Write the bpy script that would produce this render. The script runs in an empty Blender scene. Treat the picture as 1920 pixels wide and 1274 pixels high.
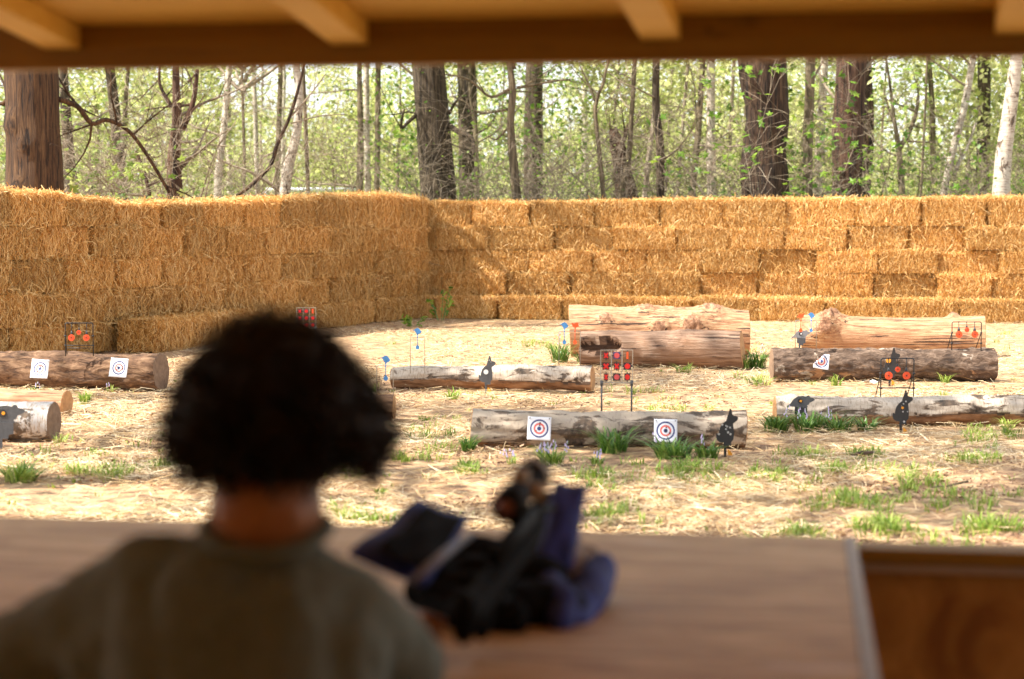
import bpy, bmesh, math, random
import numpy as np
from mathutils import Vector, Matrix, noise as mnoise

# ------------------------------------------------------------------ camera, world, sun, exposure
SC = bpy.context.scene
COL = SC.collection
CAM_H = 1.27
FPX = 3500.0                       # focal length in pixels of the 1920 px wide photograph
PITCH = math.atan(203.0 / FPX)
cd = bpy.data.cameras.new('camera')
cam = bpy.data.objects.new('camera', cd)
COL.objects.link(cam)
cam.location = (0, 0, CAM_H)
cam.rotation_euler = (math.pi / 2 - PITCH, 0, 0)
cd.sensor_width = 36.0
cd.lens = FPX / 1920 * 36.0
cd.clip_start = 0.05
cd.clip_end = 900
cd.dof.use_dof = True
cd.dof.focus_distance = 15.5
cd.dof.aperture_fstop = 2.9
SC.camera = cam

SUN_EL = math.radians(52)
SUN_DIR = Vector((-math.cos(SUN_EL) * math.cos(math.radians(15)), -math.cos(SUN_EL) * math.sin(math.radians(15)), math.sin(SUN_EL)))
W = bpy.data.worlds.new('World')
SC.world = W
W.use_nodes = True
wn = W.node_tree.nodes
wl = W.node_tree.links
bg = wn['Background']
sky = wn.new('ShaderNodeTexSky')
sky.sky_type = 'NISHITA'
sky.sun_disc = False
sky.sun_elevation = SUN_EL
sky.sun_rotation = math.atan2(SUN_DIR.x, SUN_DIR.y)
sky.dust_density = 1.0
sky.ozone_density = 0.6
hs = wn.new('ShaderNodeHueSaturation')
hs.inputs['Saturation'].default_value = 0.28
hs.inputs['Value'].default_value = 1.2
wl.new(sky.outputs[0], hs.inputs['Color'])
wl.new(hs.outputs[0], bg.inputs['Color'])
bg.inputs['Strength'].default_value = 0.12
sl = bpy.data.lights.new('sun', 'SUN')
sun = bpy.data.objects.new('sun', sl)
COL.objects.link(sun)
sl.energy = 5.0
sl.angle = math.radians(0.53)
sl.color = (1.0, 0.93, 0.82)
sun.rotation_euler = SUN_DIR.to_track_quat('Z', 'Y').to_euler()
vs = SC.view_settings
vs.view_transform = 'Standard'
vs.look = 'None'
vs.exposure = 1.33
vs.gamma = 1
SC.cycles.use_denoising = True
SC.cycles.max_bounces = 8
SC.cycles.diffuse_bounces = 5
SC.cycles.transmission_bounces = 4
SC.cycles.transparent_max_bounces = 6
SC.cycles.sample_clamp_indirect = 6

rnd = random.Random(7)
RNG = np.random.default_rng(11)
cp, sp_ = math.cos(PITCH), math.sin(PITCH)

def ray(px, py):
    u = 637 - py
    return Vector((px - 960, FPX * cp + u * sp_, -FPX * sp_ + u * cp))

def at(px, py, z=0.0):             # point of the horizontal plane z seen at that pixel
    r = ray(px, py)
    t = (z - CAM_H) / r.z
    return Vector((r.x * t, r.y * t, z))

def atd(px, py, Y):                # point at distance Y seen at that pixel
    r = ray(px, py)
    t = Y / r.y
    return Vector((r.x * t, Y, CAM_H + r.z * t))

# ------------------------------------------------------------------ object helpers
def tag(o, label=None, cat=None, group=None, kind=None):
    if label: o['label'] = label
    if cat: o['category'] = cat
    if group: o['group'] = group
    if kind: o['kind'] = kind
    return o

def link(name, data, parent=None, loc=None, rot=None):
    o = bpy.data.objects.new(name, data)
    COL.objects.link(o)
    if parent is not None: o.parent = parent
    if loc is not None: o.location = loc
    if rot is not None: o.rotation_euler = rot
    return o

def empty(name, loc, rz=0):
    o = link(name, None, None, loc, (0, 0, rz))
    o.empty_display_size = 0.1
    return o

def npmesh(name, V, F, mats, r=None, midx=None, smooth=False):
    """V (n,3); F = list of integer arrays (k,3) or (k,4)"""
    if isinstance(F, np.ndarray): F = [F]
    F = [np.asarray(f, dtype=np.int32) for f in F if len(f)]
    me = bpy.data.meshes.new(name)
    V = np.asarray(V, dtype=np.float32)
    me.vertices.add(len(V))
    me.vertices.foreach_set('co', V.ravel())
    nl = sum(f.size for f in F)
    nf = sum(len(f) for f in F)
    me.loops.add(nl)
    me.loops.foreach_set('vertex_index', np.concatenate([f.ravel() for f in F]))
    me.polygons.add(nf)
    tot = np.concatenate([np.full(len(f), f.shape[1], dtype=np.int32) for f in F])
    st = np.concatenate([[0], np.cumsum(tot)[:-1]]).astype(np.int32)
    me.polygons.foreach_set('loop_start', st)
    if midx is not None:
        me.polygons.foreach_set('material_index', np.asarray(midx, dtype=np.int32))
    me.polygons.foreach_set('use_smooth', np.full(nf, smooth, dtype=bool))
    me.update(calc_edges=True)
    if r is not None:
        a = me.attributes.new('rnd', 'FLOAT', 'FACE')
        a.data.foreach_set('value', np.asarray(r, dtype=np.float32))
    for m in (mats if isinstance(mats, (list, tuple)) else [mats]):
        me.materials.append(m)
    return me

class MB:
    def __init__(s):
        s.v = []; s.q = []; s.t = []
    def add(s, V, Q=(), T=()):
        b = len(s.v)
        s.v.extend([tuple(p) for p in V])
        s.q.extend([tuple(i + b for i in f) for f in Q])
        s.t.extend([tuple(i + b for i in f) for f in T])
    def tube(s, pts, rad, n=8, caps=True):
        pts = [Vector(p) for p in pts]
        if not isinstance(rad, (list, tuple)): rad = [rad] * len(pts)
        V = []; Q = []; T = []
        up = None
        for i, p in enumerate(pts):
            a = pts[min(i + 1, len(pts) - 1)] - pts[max(i - 1, 0)]
            if a.length < 1e-9: a = Vector((0, 0, 1))
            a.normalize()
            if up is None:
                up = Vector((0, 0, 1)) if abs(a.z) < 0.9 else Vector((0, 1, 0))
            x = a.cross(up)
            if x.length < 1e-6: x = a.orthogonal()
            x.normalize()
            y = x.cross(a); up = y
            for k in range(n):
                t = 2 * math.pi * k / n
                V.append(p + x * (math.cos(t) * rad[i]) + y * (math.sin(t) * rad[i]))
        for i in range(len(pts) - 1):
            for k in range(n):
                k2 = (k + 1) % n
                Q.append((i * n + k, (i + 1) * n + k, (i + 1) * n + k2, i * n + k2))
        if caps:
            for i, f in ((0, 1), (len(pts) - 1, 0)):
                c = len(V); V.append(pts[i])
                for k in range(n):
                    a, b = i * n + k, i * n + (k + 1) % n
                    T.append((c, a, b) if f else (c, b, a))
        s.add(V, Q, T)
    def box(s, c, sx, sy, sz, M=None):
        V = []
        for z in (-1, 1):
            for x, y in ((-1, -1), (1, -1), (1, 1), (-1, 1)):
                p = Vector((x * sx / 2, y * sy / 2, z * sz / 2))
                if M is not None: p = M @ p
                V.append(p + Vector(c))
        s.add(V, [(3, 2, 1, 0), (4, 5, 6, 7), (0, 1, 5, 4), (1, 2, 6, 5), (2, 3, 7, 6), (3, 0, 4, 7)])
    def build(s, name, mat, parent=None, loc=None, rot=None, smooth=False, bevel=0, seg=2):
        F = []
        if s.q: F.append(np.array(s.q))
        if s.t: F.append(np.array(s.t))
        me = npmesh(name, np.array(s.v), F, mat, smooth=smooth)
        o = link(name, me, parent, loc, rot)
        if bevel:
            b = o.modifiers.new('bevel', 'BEVEL'); b.width = bevel; b.segments = seg; b.limit_method = 'ANGLE'
        return o

def prism(name, outline, thick, mat, parent=None, loc=None, rot=None, bevel=0.0):
    """outline (x,z) list -> plate in the xz plane with thickness along y"""
    bm = bmesh.new()
    vs_ = [bm.verts.new((x, -thick / 2, z)) for x, z in outline]
    f = bm.faces.new(vs_)
    r = bmesh.ops.extrude_face_region(bm, geom=[f])
    bmesh.ops.translate(bm, vec=(0, thick, 0), verts=[e for e in r['geom'] if isinstance(e, bmesh.types.BMVert)])
    bmesh.ops.recalc_face_normals(bm, faces=bm.faces)
    bmesh.ops.triangulate(bm, faces=[f for f in bm.faces if len(f.verts) > 4])
    me = bpy.data.meshes.new(name); bm.to_mesh(me); bm.free()
    me.materials.append(mat)
    return link(name, me, parent, loc, rot)

def circle(cx, cz, r, n=20):
    return [(cx + r * math.cos(2 * math.pi * i / n), cz + r * math.sin(2 * math.pi * i / n)) for i in range(n)]

# ------------------------------------------------------------------ materials
def mat(name):
    m = bpy.data.materials.new(name)
    m.use_nodes = True
    nt = m.node_tree
    return m, nt.nodes, nt.links, nt.nodes['Principled BSDF']

def ramp(n, stops, interp='LINEAR'):
    r = n.new('ShaderNodeValToRGB')
    e = r.color_ramp.elements
    r.color_ramp.interpolation = interp
    while len(e) > 1: e.remove(e[0])
    e[0].position = stops[0][0]; e[0].color = (*stops[0][1], 1)
    for p, c in stops[1:]:
        x = e.new(p); x.color = (*c, 1)
    return r

def coords(n, l, scale=(1, 1, 1), kind='Object'):
    tc = n.new('ShaderNodeTexCoord'); mp = n.new('ShaderNodeMapping')
    l.new(tc.outputs[kind], mp.inputs[0]); mp.inputs['Scale'].default_value = scale
    return mp.outputs[0]

def noise_tex(n, l, vec, scale, detail=4, rough=0.6, dist=0.0):
    t = n.new('ShaderNodeTexNoise')
    l.new(vec, t.inputs['Vector'])
    t.inputs['Scale'].default_value = scale; t.inputs['Detail'].default_value = detail
    t.inputs['Roughness'].default_value = rough; t.inputs['Distortion'].default_value = dist
    return t.outputs['Fac']

def bump(n, l, h, b, strength=0.5, dist=0.02):
    bp = n.new('ShaderNodeBump')
    bp.inputs['Strength'].default_value = strength; bp.inputs['Distance'].default_value = dist
    l.new(h, bp.inputs['Height']); l.new(bp.outputs[0], b.inputs['Normal'])
    return bp

def plain(name, col, rough=0.6, metal=0.0, var=0.25, scale=30, spec=.5):
    m, n, l, b = mat(name)
    f = noise_tex(n, l, coords(n, l), scale, 5, 0.65)
    c0 = tuple(max(0, c * (1 - var)) for c in col); c1 = tuple(min(1, c * (1 + var)) for c in col)
    r = ramp(n, [(0.3, c0), (0.7, c1)])
    l.new(f, r.inputs[0]); l.new(r.outputs[0], b.inputs['Base Color'])
    b.inputs['Roughness'].default_value = rough; b.inputs['Metallic'].default_value = metal
    b.inputs['Specular IOR Level'].default_value = spec
    bump(n, l, f, b, 0.15, 0.002)
    return m

def noisy(name, stops, scale, vscale=(1, 1, 1), rough=0.85, detail=6, bstr=0.6, bdist=0.02, dist=0.0, kind='Object', extra=None):
    m, n, l, b = mat(name)
    v = coords(n, l, vscale, kind)
    f = noise_tex(n, l, v, scale, detail, 0.65, dist)
    r = ramp(n, stops)
    l.new(f, r.inputs[0])
    out = r.outputs[0]
    if extra:
        for (es, evs, lo, hi, col) in extra:         # patches of another colour
            f2 = noise_tex(n, l, coords(n, l, evs, kind), es, 5, 0.6, 0.4)
            mr = n.new('ShaderNodeMapRange'); mr.inputs[1].default_value = lo; mr.inputs[2].default_value = hi
            l.new(f2, mr.inputs[0])
            mx = n.new('ShaderNodeMix'); mx.data_type = 'RGBA'
            l.new(mr.outputs[0], mx.inputs[0]); l.new(out, mx.inputs[6]); mx.inputs[7].default_value = (*col, 1)
            out = mx.outputs[2]
    l.new(out, b.inputs['Base Color'])
    b.inputs['Roughness'].default_value = rough
    bump(n, l, f, b, bstr, bdist)
    return m

def ribbon_mat(name, stops, transl=0.0, rough=0.6, spec=0.3, objvar=0.0):
    m, n, l, b = mat(name)
    a = n.new('ShaderNodeAttribute'); a.attribute_name = 'rnd'
    r = ramp(n, stops)
    l.new(a.outputs['Fac'], r.inputs[0])
    out = r.outputs[0]
    if objvar:
        oi = n.new('ShaderNodeObjectInfo'); h = n.new('ShaderNodeHueSaturation')
        mr = n.new('ShaderNodeMapRange'); mr.inputs[3].default_value = 1 - objvar; mr.inputs[4].default_value = 1 + objvar
        l.new(oi.outputs['Random'], mr.inputs[0]); l.new(mr.outputs[0], h.inputs['Value']); l.new(out, h.inputs['Color'])
        out = h.outputs[0]
    l.new(out, b.inputs['Base Color'])
    b.inputs['Roughness'].default_value = rough
    b.inputs['Specular IOR Level'].default_value = spec
    if transl:
        tr = n.new('ShaderNodeBsdfTranslucent'); mx = n.new('ShaderNodeMixShader')
        l.new(out, tr.inputs['Color']); mx.inputs[0].default_value = transl
        o = n['Material Output']
        l.new(b.outputs[0], mx.inputs[1]); l.new(tr.outputs[0], mx.inputs[2]); l.new(mx.outputs[0], o.inputs['Surface'])
    return m

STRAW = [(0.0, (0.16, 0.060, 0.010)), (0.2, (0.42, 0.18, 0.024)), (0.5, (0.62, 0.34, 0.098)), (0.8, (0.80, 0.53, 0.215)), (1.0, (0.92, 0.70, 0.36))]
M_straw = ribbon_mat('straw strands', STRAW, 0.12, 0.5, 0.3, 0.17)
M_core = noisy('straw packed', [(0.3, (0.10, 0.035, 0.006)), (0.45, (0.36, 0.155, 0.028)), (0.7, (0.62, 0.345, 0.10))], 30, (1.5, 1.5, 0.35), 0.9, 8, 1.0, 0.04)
M_litter = ribbon_mat('loose straw', [(0.0, (0.14, 0.065, 0.03)), (0.25, (0.44, 0.265, 0.11)), (0.6, (0.70, 0.495, 0.25)), (1.0, (0.88, 0.75, 0.52))], 0.1, 0.5, 0.3)
M_chip = ribbon_mat('bark chips', [(0.0, (0.07, 0.035, 0.02)), (0.5, (0.26, 0.15, 0.09)), (1.0, (0.55, 0.38, 0.25))], 0, 0.8, 0.2)
M_wood_raw = noisy('bare weathered wood', [(0.3, (0.13, 0.05, 0.022)), (0.43, (0.32, 0.15, 0.072)), (0.55, (0.46, 0.275, 0.145)), (0.75, (0.60, 0.42, 0.255))], 6, (0.6, 9, 9), 0.75, 8, 0.7, 0.02, 0.5,
                   extra=[(3, (1, 1, 1), 0.52, 0.72, (0.34, 0.17, 0.085)), (26, (0.05, 1.2, 1.2), 0.60, 0.63, (0.06, 0.028, 0.015))])
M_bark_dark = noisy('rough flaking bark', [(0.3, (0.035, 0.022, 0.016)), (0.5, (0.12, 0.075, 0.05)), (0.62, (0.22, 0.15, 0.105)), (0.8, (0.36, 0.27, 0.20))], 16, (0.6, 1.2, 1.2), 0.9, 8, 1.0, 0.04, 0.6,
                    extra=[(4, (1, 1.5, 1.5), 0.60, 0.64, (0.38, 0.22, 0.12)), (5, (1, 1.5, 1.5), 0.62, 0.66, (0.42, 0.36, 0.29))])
M_bark_brown = noisy('brown log bark', [(0.32, (0.035, 0.016, 0.008)), (0.47, (0.13, 0.065, 0.032)), (0.62, (0.25, 0.145, 0.08)), (0.8, (0.42, 0.29, 0.18))], 14, (0.5, 1.6, 1.6), 0.9, 8, 1.0, 0.03, 0.8)
M_wood_brown = noisy('grey brown bare wood', [(0.3, (0.08, 0.038, 0.02)), (0.43, (0.21, 0.115, 0.068)), (0.55, (0.31, 0.195, 0.125)), (0.75, (0.42, 0.30, 0.22))], 6, (0.5, 9, 9), 0.75, 8, 0.7, 0.02, 0.5,
                     extra=[(3, (1, 1, 1), 0.52, 0.72, (0.24, 0.12, 0.06)), (26, (0.05, 1.2, 1.2), 0.60, 0.63, (0.05, 0.022, 0.012))])
M_burl = noisy('knobbly burr wood', [(0.3, (0.09, 0.035, 0.018)), (0.5, (0.30, 0.15, 0.08)), (0.7, (0.50, 0.31, 0.20))], 26, (1, 1, 1), 0.9, 8, 1.0, 0.03)
M_hollow_shade = noisy('painted hollow shade', [(0.3, (0.02, 0.009, 0.005)), (0.7, (0.10, 0.045, 0.02))], 20, (.5, 1, 1), 0.95, 6, 1.0, 0.02)  # dark colour paints the shade inside the log hollow
M_torn_shade = noisy('torn bark and underside shade', [(0.3, (0.10, 0.045, 0.02)), (0.5, (0.26, 0.13, 0.06)), (0.75, (0.40, 0.23, 0.12))], 12, (.7, 2, 2), 0.9, 7, 0.8, 0.02)  # torn bark colour that also paints the shaded underside of birch logs
M_cut = noisy('sawn end grain', [(0.3, (0.34, 0.16, 0.06)), (0.7, (0.55, 0.31, 0.13))], 20, (0.3, 1, 1), 0.8, 5, 0.3, 0.005)
M_cut_grey = noisy('weathered end grain', [(0.3, (0.15, 0.085, 0.05)), (0.7, (0.28, 0.18, 0.11))], 20, (0.3, 1, 1), 0.85, 5, 0.3, 0.005)

def birch_mat(name, axis='x', light=(0.70, 0.66, 0.60), dark_amt=0.6):
    m, n, l, b = mat(name)
    fine = (34, 7, 7) if axis == 'x' else (2.2, 2.2, 16)
    f = noise_tex(n, l, coords(n, l, fine), 3.0, 7, 0.7, 0.3)
    r = ramp(n, [(0.30, (0.10, 0.07, 0.05)), (0.43, (0.40, 0.32, 0.25)), (0.52, light), (1.0, tuple(min(1, c * 1.1) for c in light))])
    l.new(f, r.inputs[0])
    big = (1.0, 2.4, 2.4) if axis == 'x' else (2.4, 2.4, 1.3)
    f2 = noise_tex(n, l, coords(n, l, big), 2.6, 8, 0.68, 1.2)
    mr = n.new('ShaderNodeMapRange'); mr.inputs[1].default_value = dark_amt; mr.inputs[2].default_value = dark_amt + 0.04
    l.new(f2, mr.inputs[0])
    f3 = noise_tex(n, l, coords(n, l, (1, 1, 1)), 28, 6, 0.7)
    r3 = ramp(n, [(0.35, (0.03, 0.022, 0.016)), (0.6, (0.15, 0.10, 0.065)), (0.8, (0.30, 0.19, 0.11))])
    l.new(f3, r3.inputs[0])
    mx = n.new('ShaderNodeMix'); mx.data_type = 'RGBA'
    l.new(mr.outputs[0], mx.inputs[0]); l.new(r.outputs[0], mx.inputs[6]); l.new(r3.outputs[0], mx.inputs[7])
    l.new(mx.outputs[2], b.inputs['Base Color'])
    b.inputs['Roughness'].default_value = 0.75
    ad = n.new('ShaderNodeMath'); ad.operation = 'ADD'
    l.new(f, ad.inputs[0]); l.new(f3, ad.inputs[1])
    bump(n, l, ad.outputs[0], b, 0.5, 0.01)
    return m

M_birch_log = birch_mat('birch log bark', 'x', (0.50, 0.42, 0.335), 0.53)
M_birch_log_white = birch_mat('white birch log bark', 'x', (0.46, 0.44, 0.43), 0.53)
M_birch_log_grey = birch_mat('grey birch log bark', 'x', (0.38, 0.31, 0.235), 0.50)
M_birch = birch_mat('birch tree bark', 'z', (0.54, 0.48, 0.39), 0.54)

def tree_bark(name, dk, md, lt, ridge=9):
    return noisy(name, [(0.40, dk), (0.50, md), (0.66, lt)], ridge, (2.4, 2.4, 0.16), 0.92, 8, 1.0, 0.06, 1.3,
                 extra=[(1.6, (1, 1, 0.6), 0.55, 0.75, tuple(c * 0.75 for c in md))])
M_oak = tree_bark('oak bark', (0.016, 0.007, 0.003), (0.085, 0.040, 0.016), (0.16, 0.085, 0.037))
M_oak_grey = tree_bark('grey brown oak bark', (0.022, 0.014, 0.008), (0.085, 0.059, 0.035), (0.17, 0.125, 0.08))
M_oak_dark = tree_bark('dark burred oak bark', (0.012, 0.006, 0.004), (0.055, 0.029, 0.016), (0.15, 0.085, 0.05))
M_redbark = tree_bark('red brown bark', (0.02, 0.009, 0.006), (0.085, 0.040, 0.023), (0.165, 0.09, 0.056), 7)
M_thin = tree_bark('slender tree bark', (0.07, 0.05, 0.03), (0.19, 0.145, 0.085), (0.28, 0.22, 0.135), 6)
M_pale = tree_bark('pale trunk bark', (0.14, 0.10, 0.07), (0.34, 0.27, 0.20), (0.50, 0.43, 0.34), 6)
M_twig = noisy('twig bark', [(0.3, (0.12, 0.085, 0.055)), (0.7, (0.38, 0.31, 0.225))], 3, (1, 1, 1), 0.85, 3, 0.1, 0.002)

LEAF = [(0.0, (0.10, 0.17, 0.03)), (0.4, (0.24, 0.34, 0.065)), (0.8, (0.42, 0.50, 0.13)), (1.0, (0.62, 0.63, 0.26))]
M_leaf = ribbon_mat('spring leaves', LEAF, 0.5, 0.5, 0.3, 0.15)
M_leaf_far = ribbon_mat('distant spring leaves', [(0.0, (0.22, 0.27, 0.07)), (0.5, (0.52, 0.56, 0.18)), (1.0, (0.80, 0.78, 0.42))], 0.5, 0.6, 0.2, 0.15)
M_leaf_deep = ribbon_mat('green leaves', [(0.0, (0.08, 0.17, 0.018)), (0.5, (0.18, 0.33, 0.035)), (1.0, (0.36, 0.50, 0.07))], 0.45, 0.45, 0.35, 0.1)
M_grass = ribbon_mat('grass blades', [(0.0, (0.08, 0.16, 0.015)), (0.5, (0.26, 0.38, 0.05)), (1.0, (0.55, 0.62, 0.18))], 0.35, 0.4, 0.4)
M_bluebell_leaf = ribbon_mat('strap leaves', [(0.0, (0.04, 0.11, 0.015)), (0.6, (0.10, 0.22, 0.03)), (1.0, (0.30, 0.42, 0.10))], 0.3, 0.3, 0.5)
M_petal = plain('violet petals', (0.55, 0.46, 0.70), 0.6, 0, 0.2, 60)
M_black = plain('black painted steel', (0.018, 0.018, 0.02), 0.45, 0.0, 0.3, 40)
M_dgrey = plain('dark grey painted steel', (0.07, 0.07, 0.075), 0.5, 0.0, 0.25, 40)
M_lgrey = plain('grey painted steel', (0.22, 0.22, 0.235), 0.5, 0.0, 0.2, 40)
M_wire = plain('galvanised wire', (0.42, 0.38, 0.32), 0.4, 0.5, 0.2, 50)
M_orange = plain('fluorescent orange paint', (0.85, 0.10, 0.02), 0.45, 0, 0.12, 60)
M_red = plain('red target paint', (0.75, 0.02, 0.015), 0.4, 0, 0.15, 60)
M_pink = plain('faded red target paint', (0.72, 0.09, 0.09), 0.45, 0, 0.15, 60)
M_blue = plain('blue target paint', (0.07, 0.25, 0.55), 0.45, 0, 0.2, 60)
M_navyplate = plain('navy steel plate', (0.05, 0.05, 0.14), 0.5, 0, 0.2, 60)
M_amber = plain('amber plastic', (0.75, 0.30, 0.02), 0.4, 0, 0.15, 40)
M_mark = plain('bare lead splash', (0.42, 0.42, 0.42), 0.4, 0.3, 0.3, 90)
M_holewhite = plain('white painted spot', (0.75, 0.75, 0.72), 0.6, 0, 0.1, 30)
M_whitepaint = plain('white painted metal', (0.72, 0.75, 0.78), 0.45, 0, 0.06, 10)
# timber
def timber(name, stops, sc=3, vs_=(1, 14, 14), rough=0.6):
    return noisy(name, stops, sc, vs_, rough, 6, 0.25, 0.004, 0.8, extra=[(2.0, (1, 2.5, 2.5), 0.68, 0.75, tuple(c * 0.45 for c in stops[0][1]))])
M_pine = timber('planed pine', [(0.3, (0.72, 0.43, 0.06)), (0.7, (0.85, 0.57, 0.12))])
M_header = timber('treated beam', [(0.3, (0.20, 0.10, 0.004)), (0.7, (0.29, 0.155, 0.011))])
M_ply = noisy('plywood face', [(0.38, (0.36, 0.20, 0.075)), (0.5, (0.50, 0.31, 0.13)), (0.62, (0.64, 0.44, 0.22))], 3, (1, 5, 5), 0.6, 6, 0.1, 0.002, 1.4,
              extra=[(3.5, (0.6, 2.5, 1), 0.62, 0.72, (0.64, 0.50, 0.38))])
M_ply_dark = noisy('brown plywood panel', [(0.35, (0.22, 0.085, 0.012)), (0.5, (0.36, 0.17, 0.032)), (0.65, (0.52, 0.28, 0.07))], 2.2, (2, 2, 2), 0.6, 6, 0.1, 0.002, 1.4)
M_edge = plain('pale grey edging', (0.30, 0.235, 0.19), 0.5, 0, 0.1, 10)

# ------------------------------------------------------------------ ribbons (straw, grass, leaves)
def unit(a):
    return a / np.maximum(np.linalg.norm(a, axis=1, keepdims=True), 1e-9)

def ribbons(C, D, N, L, Wd, bend=None, seg=1, taper=0.0):
    """strips of seg quads centred at C along D, flat side facing N"""
    D = unit(D); S = unit(np.cross(D, N)); N2 = np.cross(S, D)
    L = np.asarray(L)[:, None]; Wd = np.asarray(Wd)[:, None]
    n = len(C)
    rows = []
    for i in range(seg + 1):
        t = i / seg
        p = C + D * L * (t - 0.5)
        if bend is not None: p = p + N2 * (np.asarray(bend)[:, None] * (1 - (2 * t - 1) ** 2))
        w = Wd * (1 - taper * t) * 0.5
        rows.append(p - S * w); rows.append(p + S * w)
    V = np.stack(rows, 1).reshape(-1, 3)
    k = 2 * (seg + 1)
    base = np.arange(n)[:, None] * k
    F = np.concatenate([base + np.array([[2 * i, 2 * i + 1, 2 * i + 3, 2 * i + 2]]) for i in range(seg)], 1).reshape(-1, 4)
    return V, F

def rand_unit(n, rng=RNG):
    return unit(rng.normal(size=(n, 3)))

# ------------------------------------------------------------------ ground
def gheight(x, y):
    d = math.hypot(x, y - 15)
    f = 1.0 if d < 25 else 0.5
    return 0.018 * f * mnoise.noise(Vector((x * 0.9, y * 0.9, 3))) + 0.010 * f * mnoise.noise(Vector((x * 3.1, y * 3.1, 9))) - 0.012

def build_ground():
    xs = np.concatenate([np.linspace(-150, -12, 8), np.linspace(-11, 11, 111), np.linspace(12, 150, 8)])
    ys = np.concatenate([np.linspace(-50, -6, 4), np.linspace(-5, 30, 141), np.linspace(32, 170, 10)])
    V = []
    for y in ys:
        for x in xs:
            near = abs(x) < 11.5 and -5.5 < y < 31
            V.append((x, y, gheight(x, y) if near else -0.012))
    nx = len(xs)
    i, j = np.meshgrid(np.arange(nx - 1), np.arange(len(ys) - 1))
    a = (j * nx + i).ravel()
    F = np.stack([a, a + 1, a + 1 + nx, a + nx], 1)
    m, n, l, b = mat('mulch and woodland floor')
    v = coords(n, l)
    f = noise_tex(n, l, v, 9, 10, 0.72)
    r1 = ramp(n, [(0.3, (0.07, 0.035, 0.02)), (0.43, (0.25, 0.14, 0.075)), (0.55, (0.50, 0.32, 0.17)), (0.7, (0.70, 0.50, 0.30))])
    l.new(f, r1.inputs[0])
    f2 = noise_tex(n, l, v, 1.3, 8, 0.7)
    r2 = ramp(n, [(0.35, (0.10, 0.06, 0.03)), (0.5, (0.13, 0.17, 0.035)), (0.7, (0.24, 0.32, 0.06))])
    l.new(f2, r2.inputs[0])
    sx = n.new('ShaderNodeSeparateXYZ'); l.new(v, sx.inputs[0])
    mr = n.new('ShaderNodeMapRange'); mr.inputs[1].default_value = 26.5; mr.inputs[2].default_value = 29
    l.new(sx.outputs['Y'], mr.inputs[0])
    mx = n.new('ShaderNodeMix'); mx.data_type = 'RGBA'
    l.new(mr.outputs[0], mx.inputs[0]); l.new(r1.outputs[0], mx.inputs[6]); l.new(r2.outputs[0], mx.inputs[7])
    l.new(mx.outputs[2], b.inputs['Base Color'])
    b.inputs['Roughness'].default_value = 0.95
    bump(n, l, f, b, 0.8, 0.03)
    o = link('ground', npmesh('ground', V, F, m, smooth=True))
    o['kind'] = 'structure'
build_ground()

def frustum_points(n, y0, y1, power=1.0, margin=0.12):
    """density falls with distance like the picture does"""
    u = RNG.random(n)
    Y = y0 * (y1 / y0) ** u if power == 1.0 else y0 + (y1 - y0) * u
    X = (RNG.random(n) * 2 - 1) * Y * (0.2743 + margin)
    return X, Y

def litter():
    n = 200000
    X, Y = frustum_points(n, 7.2, 27.5)
    cl = np.array([mnoise.noise(Vector((x * 0.8, y * 0.8, 1.7))) for x, y in zip(X[::1], Y[::1])])
    keep = RNG.random(n) < np.clip(0.68 + cl * 1.6, 0.10, 1)
    keep &= ~((X < -1.1 - (27.6 - Y) * 0.37 - 0.2))
    X, Y, cl = X[keep], Y[keep], cl[keep]; n = len(X)
    Z = np.array([gheight(x, y) for x, y in zip(X, Y)]) + RNG.random(n) ** 2 * 0.035 + 0.003
    a = RNG.random(n) * 2 * np.pi
    D = np.stack([np.cos(a), np.sin(a), RNG.normal(0, 0.16, n)], 1)
    N = unit(np.stack([RNG.normal(0, 0.45, n), RNG.normal(0, 0.45, n), np.ones(n)], 1))
    L = RNG.uniform(0.03, 0.16, n); Wd = RNG.uniform(0.002, 0.0045, n)
    V, F = ribbons(np.stack([X, Y, Z], 1), D, N, L, Wd, None, 1)
    r = np.clip(RNG.beta(2.6, 1.5, n) + cl * 0.25, 0, 1)
    o = link('straw_litter', npmesh('straw_litter', V, F, M_litter, r=r))
    tag(o, 'loose pale straw scattered over the floor of the range', 'straw', kind='stuff')
    n = 90000
    X, Y = frustum_points(n, 7.2, 24)
    cl = np.array([mnoise.noise(Vector((x * 1.1, y * 1.1, 7.7))) for x, y in zip(X, Y)])
    k = RNG.random(n) < np.clip(0.35 + cl * 2.2, 0.02, 1)
    X, Y = X[k], Y[k]; n = len(X)
    Z = np.array([gheight(x, y) for x, y in zip(X, Y)]) + 0.008 + RNG.random(n) * 0.014
    a = RNG.random(n) * 2 * np.pi
    D = np.stack([np.cos(a), np.sin(a), RNG.normal(0, 0.3, n)], 1)
    N = unit(np.stack([RNG.normal(0, 0.6, n), RNG.normal(0, 0.6, n), np.ones(n)], 1))
    V, F = ribbons(np.stack([X, Y, Z], 1), D, N, RNG.uniform(0.008, 0.030, n), RNG.uniform(0.005, 0.013, n), None, 1, 0.3)
    o = link('bark_chips', npmesh('bark_chips', V, F, M_chip, r=RNG.random(n)))
    tag(o, 'small brown bark chips and dead leaves among the straw', 'bark chips', kind='stuff')
litter()

# ------------------------------------------------------------------ straw bales
BL, BD, BH = 0.94, 0.46, 0.345

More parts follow.
